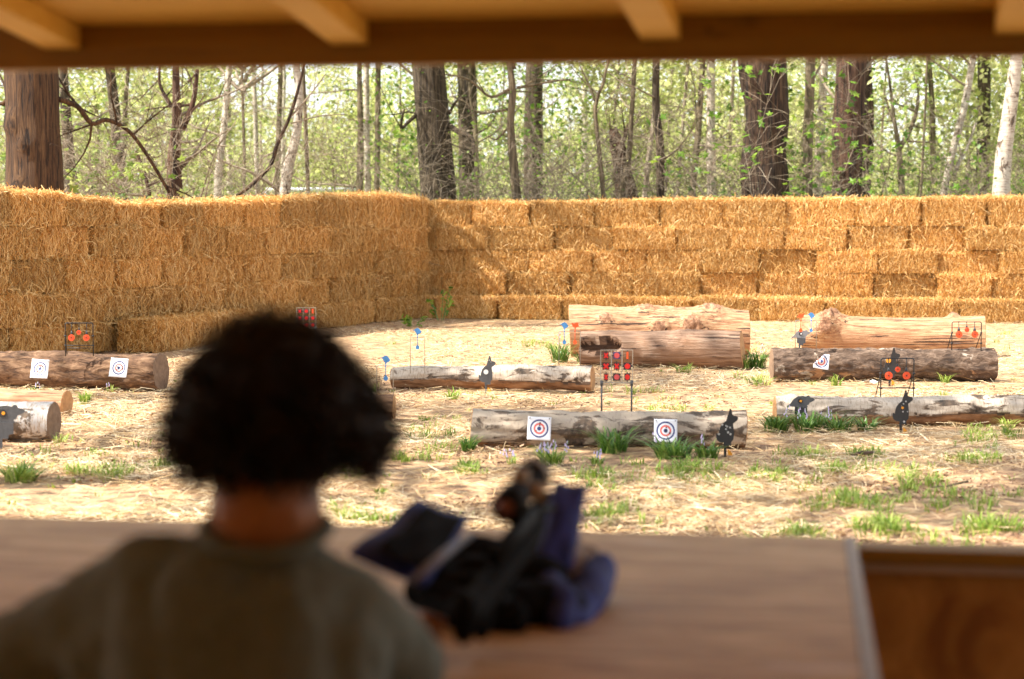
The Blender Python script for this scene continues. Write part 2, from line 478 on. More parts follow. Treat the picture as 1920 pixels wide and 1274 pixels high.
def bale_mesh(seed):
    rg = np.random.default_rng(seed)
    # packed core: a rounded, lumpy box
    nx, ny, nz = 22, 10, 9
    bm = bmesh.new()
    bmesh.ops.create_cube(bm, size=1)
    bmesh.ops.subdivide_edges(bm, edges=bm.edges[:], cuts=11, use_grid_fill=True)
    off = Vector((seed * 3.7, seed * 1.3, 0))
    for v in bm.verts:
        p = v.co * 2
        q = Vector([math.copysign(abs(c) ** 0.9, c) for c in p])
        e = (abs(q.x) ** 7 + abs(q.y) ** 7 + abs(q.z) ** 7) ** (1 / 7)
        q = q / max(e, 1e-6) * max(abs(p.x), abs(p.y), abs(p.z))
        w = Vector((q.x * BL / 2, q.y * BD / 2, q.z * BH / 2))
        d = mnoise.noise(w * 6 + off) * 0.034 + mnoise.noise(w * 20 + off) * 0.014
        w += w.normalized() * (d - 0.014)
        v.co = w
    bm.normal_update()
    cv = np.array([v.co[:] for v in bm.verts]); cf = np.array([[v.index for v in f.verts] for f in bm.faces])
    bm.free()
    parts_v, parts_f, rr, mi = [cv], [cf], [np.full(len(cf), 0.5)], [np.zeros(len(cf), int)]
    base = len(cv)
    def face(n, axis, sgn, vert_bias, Lr, out=0.02, tuck=0.945):
        nonlocal base
        u = rg.uniform(-1, 1, n) * tuck; w = rg.uniform(-1, 1, n) * tuck
        P = np.zeros((n, 3)); N = np.zeros((n, 3)); D = np.zeros((n, 3))
        h = (BL / 2, BD / 2, BH / 2)
        oa = [i for i in range(3) if i != axis]
        P[:, axis] = sgn * (h[axis] - 0.012 + rg.uniform(-0.008, out, n))
        P[:, oa[0]] = u * h[oa[0]]; P[:, oa[1]] = w * h[oa[1]]
        rad = np.abs(u) ** 8 * 0.028 + np.abs(w) ** 8 * 0.036
        P[:, axis] -= sgn * rad
        N[:, axis] = sgn
        cl = np.sin(P[:, oa[0]] * 9 + seed) * 0.5 + np.sin(P[:, oa[1]] * 13 + seed * 2) * 0.3
        ang = rg.normal(0, vert_bias, n) + cl * 0.35
        if axis == 2: ang = rg.uniform(0, np.pi, n)
        D[:, oa[1]] = np.cos(ang); D[:, oa[0]] = np.sin(ang)
        lim = rg.random(n) > .17
        Lp = rg.uniform(*Lr, n)
        for ax_ in oa:
            room = np.maximum(h[ax_] - np.abs(D[:, ax_]) * Lp / 2 - .004, .01)
            P[:, ax_] = np.where(lim, np.clip(P[:, ax_], -room, room), P[:, ax_])
        D += N * rg.normal(0.0, 0.10, n)[:, None]
        stick = rg.random(n) < 0.05
        D[stick] += N[stick] * rg.uniform(0.1, 0.5, stick.sum())[:, None]
        Nn = unit(N + rg.normal(0, 0.4, (n, 3)))
        L = Lp; Wd = rg.uniform(0.0035, 0.0075, n)
        V, F = ribbons(P, D, Nn, L, Wd, rg.normal(0, 0.016, n), 2, 0.2)
        parts_v.append(V); parts_f.append(F + base); base += len(V)
        r = np.repeat(np.clip(rg.beta(2.0, 2.0, n), 0, 1), 2)
        rr.append(r); mi.append(np.ones(len(F), int))
    face(1900, 1, -1, 0.6, (0.05, 0.19))
    face(500, 1, 1, 0.55, (0.05, 0.16))
    face(1300, 2, 1, 1.0, (0.05, 0.17), 0.03)
    for s in (-1, 1): face(500, 0, s, 0.7, (0.04, 0.15))
    face(150, 2, -1, 1.0, (0.05, 0.14), 0.0)
    # shaggy fringe hanging over the upper front edge
    n = 260
    P = np.stack([rg.uniform(-BL / 2, BL / 2, n), np.full(n, -BD / 2) + rg.uniform(-0.02, 0.04, n), np.full(n, BH / 2) + rg.uniform(-0.05, 0.012, n)], 1)
    D = np.stack([rg.normal(0, 0.6, n), rg.normal(-0.5, 0.4, n), rg.normal(-0.5, 0.6, n)], 1)
    V, F = ribbons(P, D, rand_unit(n, rg), rg.uniform(0.05, 0.16, n), rg.uniform(0.0035, 0.007, n), rg.normal(0, 0.015, n), 2, 0.2)
    parts_v.append(V); parts_f.append(F + base); base += len(V)
    rr.append(np.repeat(rg.beta(3, 2, n), 2)); mi.append(np.ones(len(F), int))
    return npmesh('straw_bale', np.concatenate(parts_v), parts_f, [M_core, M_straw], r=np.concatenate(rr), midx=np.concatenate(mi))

BALES = [bale_mesh(s) for s in range(1, 7)]
ORD = ['first', 'second', 'third', 'fourth', 'fifth', 'sixth', 'seventh', 'eighth', 'ninth', 'tenth', 'eleventh', 'twelfth', 'thirteenth', 'fourteenth', 'fifteenth', 'sixteenth']
COURSE = ['bottom', 'second', 'middle', 'fourth', 'top']

def bale(x, y, z, rz, label, group, sx=1, sz=1, sy=1, tilt=0.0):
    o = link('straw_bale', rnd.choice(BALES))
    o.location = (x, y, z + BH * sz / 2)
    fl = rnd.random() < 0.5
    o.rotation_euler = (0, tilt, rz)
    o.scale = (-sx if fl else sx, sy, sz)
    tag(o, label, 'straw bale', group)
    return o

def wall_run(A, B, rows, label_fn, group, tops=None, jitter=0.06, step=False, extra=0):
    A = Vector(A); B = Vector(B)
    d = (B - A); Ln = d.length; d.normalize()
    nrm = Vector((d.y, -d.x, 0))                   # towards the range
    rz = math.atan2(d.y, d.x)
    nb = int(round(Ln / BL))
    for r in range(len(rows)):
        z = sum(rows[:r]); h = rows[r]
        off = (0.0, -0.45, -0.2, -0.6, -0.1)[r % 5] * BL
        k = 0; s = off
        lst = []
        while s < Ln + 0.05:
            lst.append(s); s += BL * rnd.uniform(0.80, 1.06)
        for k, s in enumerate(lst):
            nx_ = lst[k + 1] if k + 1 < len(lst) else s + BL
            a, e = max(s, 0), min(nx_, Ln + 0.45)
            if e - a < 0.25: continue
            c = A + d * ((a + e) / 2) - nrm * (BD / 2 + rnd.uniform(-jitter, jitter))
            sz = h / BH
            if tops and r == len(rows) - 1:
                sz *= tops(c.x / c.y * FPX + 960)
            bale(c.x, c.y, z - 0.004, rz + rnd.uniform(-0.02, 0.02), label_fn(r, k), group, (e - a) / BL * rnd.uniform(0.975, 1.025), sz * (1 if r == len(rows) - 1 else rnd.uniform(0.955, 1.0)), 1, rnd.uniform(-0.024, 0.024))

CORN = atd(800, 600, 27.9); RIGHT = atd(2320, 600, 25.95)
def interp(px, tab):
    if px <= tab[0][0]: return tab[0][1]
    for (a, b), (c, d) in zip(tab, tab[1:]):
        if px <= c: return b + (d - b) * (px - a) / (c - a)
    return tab[-1][1]
rows_r = [0.335, 0.335, 0.335, 0.34, 0.365]
A = Vector((CORN.x - 0.1, CORN.y, 0)); B = Vector((RIGHT.x, RIGHT.y, 0))
wall_run(A, B, rows_r, lambda r, k: 'straw bale, %s course of the back wall, %s from the inner corner' % (COURSE[r], ORD[k]),
         'straw bales of the back wall', lambda px: interp(px, [(800, 0.98), (1000, 0.95), (1200, 1.0), (1300, 1.05), (1700, 1.05), (1900, 1.10)]))
# low step in front of the back wall
dd = (B - A).normalized(); nn = Vector((dd.y, -dd.x, 0))
s = -0.62; k = 0
while s < (B - A).length:
    c = A + dd * (s + BL / 2) + nn * (BD / 2 + 0.03 + rnd.uniform(-0.02, 0.02))
    bale(c.x, c.y, -0.01, math.atan2(dd.y, dd.x) + rnd.uniform(-0.03, 0.03), 'straw bale in the low step before the back wall, %s from the corner' % ORD[k],
         'straw bales of the low step', 0.99, 0.93 + rnd.uniform(-0.03, 0.03))
    s += BL * rnd.uniform(0.98, 1.03); k += 1
# left wall, running towards the camera
LC = atd(806, 600, 27.75); LN = atd(-148, 600, 16.9)
A2 = Vector((LN.x, LN.y, 0)); B2 = Vector((LC.x, LC.y, 0))
d2 = (B2 - A2); L2 = d2.length; d2.normalize()
n2 = Vector((d2.y, -d2.x, 0)); rz2 = math.atan2(d2.y, d2.x)
rows_l = [0.33, 0.33, 0.33, 0.335, 0.335]
topl = lambda px: interp(px, [(-50, 1.02), (60, .97), (240, 0.70), (400, 0.88), (560, 1.12), (700, 1.36), (760, 1.28), (810, 1.1)])
for r, h in enumerate(rows_l):
    s = L2 - BL * (1.0, 1.35, 1.1, 1.5, 1.0)[r] ; k = 0
    ends = []
    e = L2
    while e > -0.1:
        ln = BL * (0.5 if (k == 0 and r in (1, 3)) else 1.0) * rnd.uniform(0.97, 1.02)
        a_ = e - ln
        c = A2 + d2 * ((a_ + e) / 2) - n2 * (BD / 2 + rnd.uniform(-0.03, 0.03))
        px = c.x / c.y * FPX + 960
        sz = h / BH * (topl(px) if r == 4 else 1)
        bale(c.x, c.y, sum(rows_l[:r]) - 0.004, rz2 + rnd.uniform(-0.03, 0.03), 'straw bale in the %s course of the shaded left wall, %s from its far end' % (COURSE[r], ORD[k]),
             'straw bales of the left wall', ln / BL * rnd.uniform(.975, 1.0), sz * (1 if r == 4 else rnd.uniform(.955, 1.0)), 1, rnd.uniform(-0.02, 0.02))
        e = a_; k += 1
# step bales along the left wall
sA = Vector((-3.72, 19.5, 0)); sB = Vector((-1.98, 26.7, 0))
s0 = Vector((sA.x, sA.y, 0)); s1 = Vector((sB.x, sB.y, 0)); ds = (s1 - s0).normalized(); LS = (s1 - s0).length
NS = 8
for k in range(NS):
    c = s0 + ds * (LS * (k + 0.5) / NS) + Vector((-0.22, 0.08, 0))
    bale(c.x, c.y, -0.01, math.atan2(ds.y, ds.x) + rnd.uniform(-0.05, 0.05), 'straw bale on the ground against the left wall, %s in the low row' % ORD[k],
         'straw bales along the foot of the left wall', LS / NS / BL * 0.99, 0.98)

# loose tuft heaps on top of the walls
def wall_fluff():
    segs = [(A, B, -nn, lambda px: interp(px, [(800, 1.70), (1000, 1.68), (1200, 1.71), (1300, 1.725), (1700, 1.725), (1900, 1.745)]), 5200),
            (A2, B2, -n2, lambda px: 1.325 + 0.335 * topl(px), 6800)]
    Vs, Fs, R_ = [], [], []; base = 0
    for a, b, nb_, top, n in segs:
        t = RNG.random(n); w = RNG.random(n) ** 0.8 * 0.5 - 0.02
        P = np.array(a)[None, :] + t[:, None] * np.array(b - a)[None, :] + w[:, None] * np.array(nb_)[None, :]
        px = P[:, 0] / P[:, 1] * FPX + 960
        P[:, 2] = np.array([top(p) for p in px]) + RNG.uniform(-0.01, 0.03, n) + 0.012 * np.sin(px / 23) * np.sin(px / 9)
        D = RNG.normal(0, 1, (n, 3)); D[:, 2] *= 0.28
        V, F = ribbons(P, D, rand_unit(n), RNG.uniform(0.06, 0.2, n), RNG.uniform(0.004, 0.007, n), RNG.normal(0, 0.02, n), 2, 0.2)
        Vs.append(V); Fs.append(F + base); base += len(V); R_.append(np.repeat(RNG.beta(3, 1.8, n), 2))
    for a, b, nf, n in ((A, B, nn, 2200), (A2, B2, n2, 2800)):
        t = RNG.random(n); d_ = np.array((b - a)[:]); nfv = np.array(nf[:])
        P = np.array(a[:])[None, :] + t[:, None] * d_[None, :] + nfv[None, :] * RNG.uniform(-.01, .05, n)[:, None]
        P[:, 2] = RNG.choice([.33, .66, .99, 1.33], n) + RNG.normal(-.02, .07, n)
        dr = unit(np.array([d_]))[0]
        D = RNG.normal(0, .8, n)[:, None] * dr[None, :] + nfv[None, :] * RNG.normal(0.1, .25, n)[:, None]; D[:, 2] += RNG.normal(0, .8, n)
        V, F = ribbons(P, D, nfv[None, :] + RNG.normal(0, .4, (n, 3)), RNG.uniform(.06, .24, n), RNG.uniform(.0035, .007, n), RNG.normal(0, .03, n), 2, .2)
        Vs.append(V); Fs.append(F + base); base += len(V); R_.append(np.repeat(RNG.beta(2.5, 1.5, n), 2))
    o = link('loose_straw', npmesh('loose_straw', np.concatenate(Vs), Fs, M_straw, r=np.concatenate(R_)))
    tag(o, 'loose sunlit straw lying along the tops of the bale walls', 'straw', kind='stuff')
wall_fluff()

# ------------------------------------------------------------------ logs
def log(pL, pR, r0, r1, m, label, m_cut=M_cut, seed=0, burls=(), rough=0.06, sag=0.0, bend=0.0, cutL=0.0, cutR=0.0, nu=110, ext=0.0, ridge=0.0, cavity=None, torn=None):  # torn: torn bark band that also paints the shaded underside
    """pL, pR = ground points under the two ends"""
    a = Vector(pL); b = Vector(pR)
    if ext: a = a + (a - b).normalized() * ext
    ax = b - a; Ln = ax.length; rz = math.atan2(ax.y, ax.x)
    nt = 56
    V = []
    off = Vector((seed * 5.1, seed * 2.7, seed))
    def pt(u, th):
        r = r0 + (r1 - r0) * u
        c, s_ = math.cos(th), math.sin(th)
        q = Vector((u * Ln * 2.2, c * 1.1, s_ * 1.1))
        dr = r * (rough * 1.6 * mnoise.noise(q * 0.9 + off) + rough * mnoise.noise(q * 2.6 + off) + rough * 0.35 * mnoise.noise(q * 8 + off))
        if ridge:
            dr += r * ridge * abs(mnoise.noise(Vector((u * Ln * 9, c * 5, s_ * 5)) + off)) - r * ridge * 0.25
            dr += r * ridge * 0.5 * mnoise.noise(Vector((u * Ln * 24, c * 13, s_ * 13)) + off)
        for (bu, bt, bw, bh) in burls:
            dth = (th - bt + math.pi) % (2 * math.pi) - math.pi
            g = math.exp(-(((u - bu) * Ln) ** 2 + (dth * r) ** 2) / (bw * bw))
            dr += bh * g * (1 + 0.5 * mnoise.noise(q * 9 + off) + 0.35 * mnoise.noise(q * 20 + off))
        if cavity:
            bu, bt, bw, bl, bh = cavity
            dth = (th - bt + math.pi) % (2 * math.pi) - math.pi
            e = ((u - bu) * Ln / bl) ** 2 + (dth * r / bw) ** 2
            dr -= bh * max(0, min(1, (1.15 - e) * 3))
        return r + dr
    for i in range(nu + 1):
        u = i / nu
        cz = r0 + (r1 - r0) * u + sag * math.sin(math.pi * u) + bend * 0.4 * mnoise.noise(Vector((u * 3, seed, 0)))
        cy = bend * math.sin(u * 5 + seed)
        for k in range(nt):
            th = 2 * math.pi * k / nt
            r = pt(u, th)
            x = u * Ln
            if i == 0: x += cutL * math.sin(th) * r
            if i == nu: x += cutR * math.sin(th) * r
            V.append((x, cy + math.cos(th) * r, cz + math.sin(th) * r))
    F = []; MI = []
    for i in range(nu):
        for k in range(nt):
            k2 = (k + 1) % nt
            F.append((i * nt + k, i * nt + k2, (i + 1) * nt + k2, (i + 1) * nt + k))
            u = (i + .5) / nu; th = 2 * math.pi * (k + .5) / nt; w_ = 0
            q = Vector((u * Ln * 6, math.cos(th) * 2.5, math.sin(th) * 2.5)) + off
            for (bu, bt, bw, bh) in burls:
                dth = (th - bt + math.pi) % (2 * math.pi) - math.pi
                g = math.exp(-(((u - bu) * Ln) ** 2 + (dth * r0) ** 2) / (bw * bw))
                if bh > .025 and g + .3 * mnoise.noise(q * 1.6) > .62: w_ = 1
            if cavity:
                bu, bt, bw, bl, bh = cavity
                dth = (th - bt + math.pi) % (2 * math.pi) - math.pi
                if ((u - bu) * Ln / bl) ** 2 + (dth * r0 / bw) ** 2 + .3 * mnoise.noise(q) < 1.0: w_ = 2
            if torn:  # torn bark along the lower front, doubling as painted underside shade
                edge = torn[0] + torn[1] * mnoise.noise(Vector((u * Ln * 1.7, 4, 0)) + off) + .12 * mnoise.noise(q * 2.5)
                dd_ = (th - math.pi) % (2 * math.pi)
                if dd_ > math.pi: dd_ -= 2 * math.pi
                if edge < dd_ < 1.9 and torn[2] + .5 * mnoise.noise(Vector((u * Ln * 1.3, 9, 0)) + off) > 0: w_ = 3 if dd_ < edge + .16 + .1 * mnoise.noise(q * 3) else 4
            MI.append(w_)
    o = link('log', npmesh('log', V, np.array(F), [m, M_burl, M_hollow_shade, M_bark_dark, M_torn_shade], midx=MI, smooth=True))
    o.location = (a.x, a.y, -0.01); o.rotation_euler = (0, 0, rz)
    tag(o, label, 'log')
    for row, sgn in ((0, -1), (nu, 1)):
        ring = [Vector(V[row * nt + k]) for k in range(nt)]
        c = sum(ring, Vector()) / nt
        vv = []; ff = []; tt = []
        rings = (1.0, 0.93, 0.6, 0.3)
        for q, f in enumerate(rings):
            for k in range(nt):
                p = c + (ring[k] - c) * f
                p.x += sgn * (0.0005 if q == 0 else 0.004 + 0.003 * mnoise.noise(p * 30))
                vv.append(p)
        for q in range(len(rings) - 1):
            for k in range(nt):
                k2 = (k + 1) % nt
                fc = (q * nt + k, q * nt + k2, (q + 1) * nt + k2, (q + 1) * nt + k)
                ff.append(fc if sgn > 0 else fc[::-1])
        vv.append(c + Vector((sgn * 0.004, 0, 0)))
        for k in range(nt):
            q = len(rings) - 1
            fc = (q * nt + k, q * nt + (k + 1) % nt, len(vv) - 1)
            tt.append(fc if sgn > 0 else fc[::-1])
        link('cut_end', npmesh('cut_end', vv, [np.array(ff), np.array(tt)], m_cut, smooth=False), o)
    return o

def gy(px, py, r):                 # ground point under the axis of a log whose near edge is seen there
    p = at(px, py, 0.0)
    p.y += r * 0.75
    return p
FRONT = math.pi                    # th: cos>0 is +y (away); front = pi, up = pi/2
logA = log(gy(-150, 722, .15), gy(298, 733, .15), .150, .148, M_bark_brown, 'thick brown barked log at the far left with two paper targets pinned on it', M_cut_grey, 1, rough=.08, ridge=.10, cutR=-.05)
logB = log(gy(-160, 770, .085), gy(122, 778, .085), .090, .085, M_wood_raw, 'thin peeled orange log between the thick brown log and the birch log at far left', M_cut, 2, rough=.07)
logC = log(gy(-150, 822, .12), gy(95, 826, .12), .115, .118, M_birch_log_white, 'white birch log with a grey sawn end at the left edge', M_cut_grey, 3, burls=[(.80, 2.0, .035, .014)], rough=.03)
logD = log(gy(440, 786, .09), gy(738, 788, .09), .09, .088, M_bark_brown, 'log mostly hidden behind the child\'s curly head', M_cut, 4, rough=.05)
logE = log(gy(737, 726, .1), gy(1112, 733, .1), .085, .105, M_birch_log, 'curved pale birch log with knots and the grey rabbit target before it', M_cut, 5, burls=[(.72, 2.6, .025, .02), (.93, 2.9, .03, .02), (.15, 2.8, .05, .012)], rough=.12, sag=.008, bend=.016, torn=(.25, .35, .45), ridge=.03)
logF = log(gy(884, 836, .105), gy(1400, 838, .105), .112, .108, M_birch_log_grey, 'nearest birch log with two paper targets and flaking dark bark', M_cut, 6, burls=[(.22, 2.5, .08, .012), (.40, 2.8, .05, .010)], rough=.11, sag=-.016, cutL=.1, cutR=.05, torn=(.75, .5, .3), ridge=.05)
logG = log(gy(1070, 668, .25), gy(1407, 669, .25), .262, .235, M_wood_raw, 'thick peeled log at the back with burrs, behind the hollow peeled log', M_cut, 7, burls=[(.42, 1.9, .10, .05), (.5, 2.9, .10, .05), (.68, 2.75, .13, .06), (.80, 1.6, .16, .06), (.55, 1.5, .2, .02), (.2, 2.6, .08, .03)], rough=.05, cutL=-.05, ridge=.02)
logH0 = log(gy(1092, 686, .16), gy(1395, 691, .16), .165, .178, M_wood_brown, 'peeled log with a dark hollow in its side, in front of the thick burred log', M_cut, 8, burls=[(.62, 2.1, .18, .02), (.42, 3.5, .05, .02)], rough=.045, cutR=-.1, cavity=(.13, 2.85, .095, .20, .11))
logH = log(gy(1508, 664, .2), gy(1852, 668, .2), .205, .205, M_wood_raw, 'big peeled log with a large ragged burr near its left end, back right', M_cut, 9, burls=[(.16, 2.0, .12, .09), (.12, 2.7, .11, .08), (.83, 1.6, .05, .07), (.0, 2.6, .1, -.05)], rough=.035, sag=-.022)
logI = log(gy(1450, 714, .145), gy(1870, 714, .145), .140, .135, M_bark_dark, 'dark rough barked log with a folded paper target pinned on it', M_cut_grey, 10, rough=.12, ridge=.16)
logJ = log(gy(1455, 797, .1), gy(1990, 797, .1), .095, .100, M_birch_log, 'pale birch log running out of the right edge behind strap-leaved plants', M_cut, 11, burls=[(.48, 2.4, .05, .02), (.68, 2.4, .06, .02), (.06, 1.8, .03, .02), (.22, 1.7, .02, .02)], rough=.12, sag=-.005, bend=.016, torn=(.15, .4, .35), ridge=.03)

# ------------------------------------------------------------------ paper targets
def paper_mat():
    m, n, l, b = mat('printed target paper')
    tc = n.new('ShaderNodeTexCoord'); sx = n.new('ShaderNodeSeparateXYZ'); l.new(tc.outputs['Object'], sx.inputs[0])
    cx = n.new('ShaderNodeCombineXYZ'); l.new(sx.outputs[0], cx.inputs[0]); l.new(sx.outputs[2], cx.inputs[1])
    ln = n.new('ShaderNodeVectorMath'); ln.operation = 'LENGTH'; l.new(cx.outputs[0], ln.inputs[0])
    dv = n.new('ShaderNodeMath'); dv.operation = 'DIVIDE'; l.new(ln.outputs['Value'], dv.inputs[0]); dv.inputs[1].default_value = 0.08
    wh = (0.80, 0.80, 0.84); bl = (0.03, 0.045, 0.17); rd = (0.72, 0.14, 0.11)
    r = ramp(n, [(0, bl), (0.15, wh), (0.28, rd), (0.42, wh), (0.56, bl), (0.68, wh)], 'CONSTANT')
    l.new(dv.outputs[0], r.inputs[0]); l.new(r.outputs[0], b.inputs['Base Color'])
    b.inputs['Roughness'].default_value = 0.6
    return m
M_paper = paper_mat()
M_hole = plain('pellet holes', (0.02, 0.018, 0.016), 0.9, 0, 0.3, 40)

def paper(px, py, Y, size, rz, roll, label, tilt=-0.25, fold=False, holes=4, seed=0, curl=0.02):
    r_ = random.Random(seed)
    n = 12; V = []; F = []
    for j in range(n + 1):
        for i in range(n + 1):
            x = (i / n - .5); z = (j / n - .5)
            y = -curl * size * 8 * (x * x + z * z) * 0.5 + 0.04 * size * math.sin(x * 7 + seed) * z
            X, Z = x * size, z * size
            if fold:
                t = (z - 0.10 - 0.35 * x)
                if x - 0.9 * z < -0.32: # corner folded forward over itself
                    k = -0.32 - (x - 0.9 * z)
                    X += size * 1.0 * k; Z -= size * 0.9 * k; y -= 0.06 * size + 0.02 * size * k
            V.append((X, y, Z))
    for j in range(n):
        for i in range(n):
            a = j * (n + 1) + i
            F.append((a, a + 1, a + n + 2, a + n + 1))
    p = atd(px, py, Y)
    o = link('paper_target', npmesh('paper_target', V, np.array(F), M_paper, smooth=True), None, p)
    o.rotation_euler = Matrix.Rotation(rz, 3, 'Z').to_4x4().to_euler() if False else (tilt, roll, rz)
    sm = o.modifiers.new('solid', 'SOLIDIFY'); sm.thickness = 0.0006
    tag(o, label, 'paper target', 'paper targets pinned to the logs')
    h = MB()
    for q in range(holes):
        a = r_.uniform(0, 6.28); d = r_.uniform(0.0, 0.035)
        x, z = d * math.cos(a), d * math.sin(a)
        h.tube([(x, -0.004 - curl * size * 4 * (x * x + z * z) / size ** 2, z), (x, 0.003, z)], r_.uniform(0.003, 0.006), 8)
    if holes: h.build('pellet_holes', M_hole, o)
    pn = MB()
    for sx in (-1, 1):
        if fold and sx < 0: continue
        x, z = sx * size * .42, size * .43
        pn.tube([(x, -0.010 - curl * size * .8, z), (x, 0.0, z)], 0.0035, 8)
    pn.build('pin', M_dgrey, o)
    return o
def yfront(o_log_y, r): return o_log_y
paper(75, 692, 14.80, .152, -.25, .03, 'paper target on the thick brown log, the left one, half in shade', seed=1, holes=3)
paper(223, 690, 14.58, .150, -.25, .06, 'sun-bleached paper target on the thick brown log, nearest its sawn end', seed=2, holes=7)
paper(1011, 804, 10.94, .138, .0, .05, 'paper target with crisp rings above the flowering bluebell clump', seed=3, holes=4)
paper(1248, 808, 10.93, .136, .0, .02, 'paper target half behind long green leaves, beside the nearest rabbit', seed=4, holes=7)
paper(1540, 678, 15.62, .13, .0, .15, 'crumpled paper target folded over on the dark rough log', seed=5, fold=True, holes=0, curl=.04)

# ------------------------------------------------------------------ metal targets
RAB = [(398, 648), (412, 660), (425, 720), (440, 735), (480, 740), (497, 765), (484, 792), (445, 822), (432, 830), (440, 900), (445, 960), (437, 1030), (412, 1060), (412, 1108), (318, 1108), (318, 1072), (270, 1062), (235, 1035), (222, 985), (225, 952), (240, 955), (255, 965), (260, 920), (275, 872), (305, 830), (350, 795), (358, 755), (372, 715), (388, 655)]
def rabbit(px, py, hpx, label, m=M_black, disc=None, marks=(), flip=False, rz=0.0, plus=0.0):
    base = at(px, py, 0.0)
    base.y += plus
    sc = hpx / 575.0 / (FPX / base.y)              # metres per outline unit
    x0, z0 = 338, 1222
    pts = [((x - x0) * sc, (z0 - z) * sc) for x, z in RAB][::-1]
    e = empty('rabbit_target', (base.x, base.y, 0), rz)
    tag(e, label, 'rabbit target', 'metal rabbit targets')
    prism('body_plate', pts, 0.005, m, e)
    prism('stake', [(-16 * sc, -0.03), (17 * sc, -0.03), (17 * sc, 130 * sc), (-16 * sc, 130 * sc)], 0.006, m, e, (0, 0.0058, 0))
    prism('reset_paddle', [(22 * sc, 0.0), (88 * sc, 0.0), (80 * sc, 30 * sc), (30 * sc, 78 * sc)], 0.004, M_amber, e, (0, -0.012, 0))
    if disc:
        dx, dz, dr, dm = disc
        prism('hit_disc', circle((dx - x0) * sc, (z0 - dz) * sc, dr * sc), 0.003, dm, e, (0, -0.0045, 0))
    for (mx, mz, mr) in marks:
        prism('pellet_mark', circle((mx - x0) * sc, (z0 - mz) * sc, mr * sc, 9), 0.002, M_mark, e, (0, -0.0036, 0))
    return e
rabbit(1689, 812, 81, 'black rabbit target standing before the pale birch log at right', disc=(355, 885, 17, M_amber), marks=[(400, 800, 11), (368, 832, 9), (362, 937, 10), (425, 937, 9), (378, 1070, 14), (342, 860, 5)])
rabbit(1359, 853, 88, 'nearest black rabbit target at the right end of the front log', disc=(358, 868, 12, M_mark), marks=[(300, 845, 12), (345, 900, 12), (395, 880, 12), (370, 940, 14), (400, 962, 14), (258, 962, 13), (345, 858, 10)], plus=-.02)
rabbit(911, 735, 68, 'dark grey rabbit target with a white spot, before the curved birch log', m=M_dgrey, disc=(340, 905, 38, M_holewhite), marks=[(392, 718, 10), (420, 745, 9)])
rabbit(1668, 722, 70, 'rabbit target with an amber disc, behind the three orange spinners', m=M_black, disc=(315, 845, 38, M_amber), marks=[])

RAT = [(225, 615), (262, 596), (285, 560), (310, 530), (360, 497), (420, 490), (470, 500), (478, 488), (498, 484), (512, 492), (520, 510), (560, 520), (582, 540), (552, 560), (515, 575), (502, 600), (480, 612), (490, 632), (470, 645), (300, 628), (262, 626), (232, 640), (238, 660), (262, 668), (300, 672), (298, 682), (255, 676), (228, 664), (220, 640)]
RATB = [(322, 625), (480, 640), (480, 730), (442, 735), (436, 768), (386, 770), (386, 800), (386, 860), (356, 860), (354, 735), (320, 722)]
def rat(px, py, wpx, label, m, mb, Y=None, z=0.0, disc=M_amber):
    p = at(px, py, z) if Y is None else atd(px, py, Y)
    sc = wpx / 365.0 / (FPX / p.y)
    x0, z0 = 372, 860
    e = empty('rat_target', (p.x, p.y, p.z), 0)
    tag(e, label, 'rat target', 'metal rat targets')
    prism('body_plate', [((x - x0) * sc, (z0 - z_) * sc) for x, z_ in RAT][::-1], 0.005, m, e)
    prism('base_plate', [((x - x0) * sc, (z0 - z_) * sc) for x, z_ in RATB][::-1], 0.005, mb, e, (0, -0.006, 0))
    prism('ring', circle((390 - x0) * sc, (z0 - 555) * sc, 32 * sc), 0.002, M_black, e, (0, -0.0045, 0))
    prism('hit_disc', circle((398 - x0) * sc, (z0 - 555) * sc, 15 * sc), 0.002, disc, e, (0, -0.0068, 0))
    return e
rat(1499, 657, 37, 'pale grey rat target standing behind the dark rough log', M_lgrey, M_dgrey, Y=16.0, disc=M_holewhite)
rat(1497, 797, 54, 'dark grey rat target half sunk in the green leaves before the pale birch log', M_dgrey, M_black, Y=12.05)
rat(2, 843, 82, 'grey rat target at the left edge before the white birch log', M_dgrey, M_dgrey, Y=11.0)

def arc_frame(w, z0, z1, rc=0.012, y=0.0):
    pts = [(-w / 2, y, z0)]
    for i in range(5):
        a = math.pi - i * math.pi / 8
        pts.append((-w / 2 + rc + rc * math.cos(a), y, z1 - rc + rc * math.sin(a)))
    for i in range(5):
        a = math.pi / 2 - i * math.pi / 8
        pts.append((w / 2 - rc + rc * math.cos(a), y, z1 - rc + rc * math.sin(a)))
    pts.append((w / 2, y, z0))
    return pts

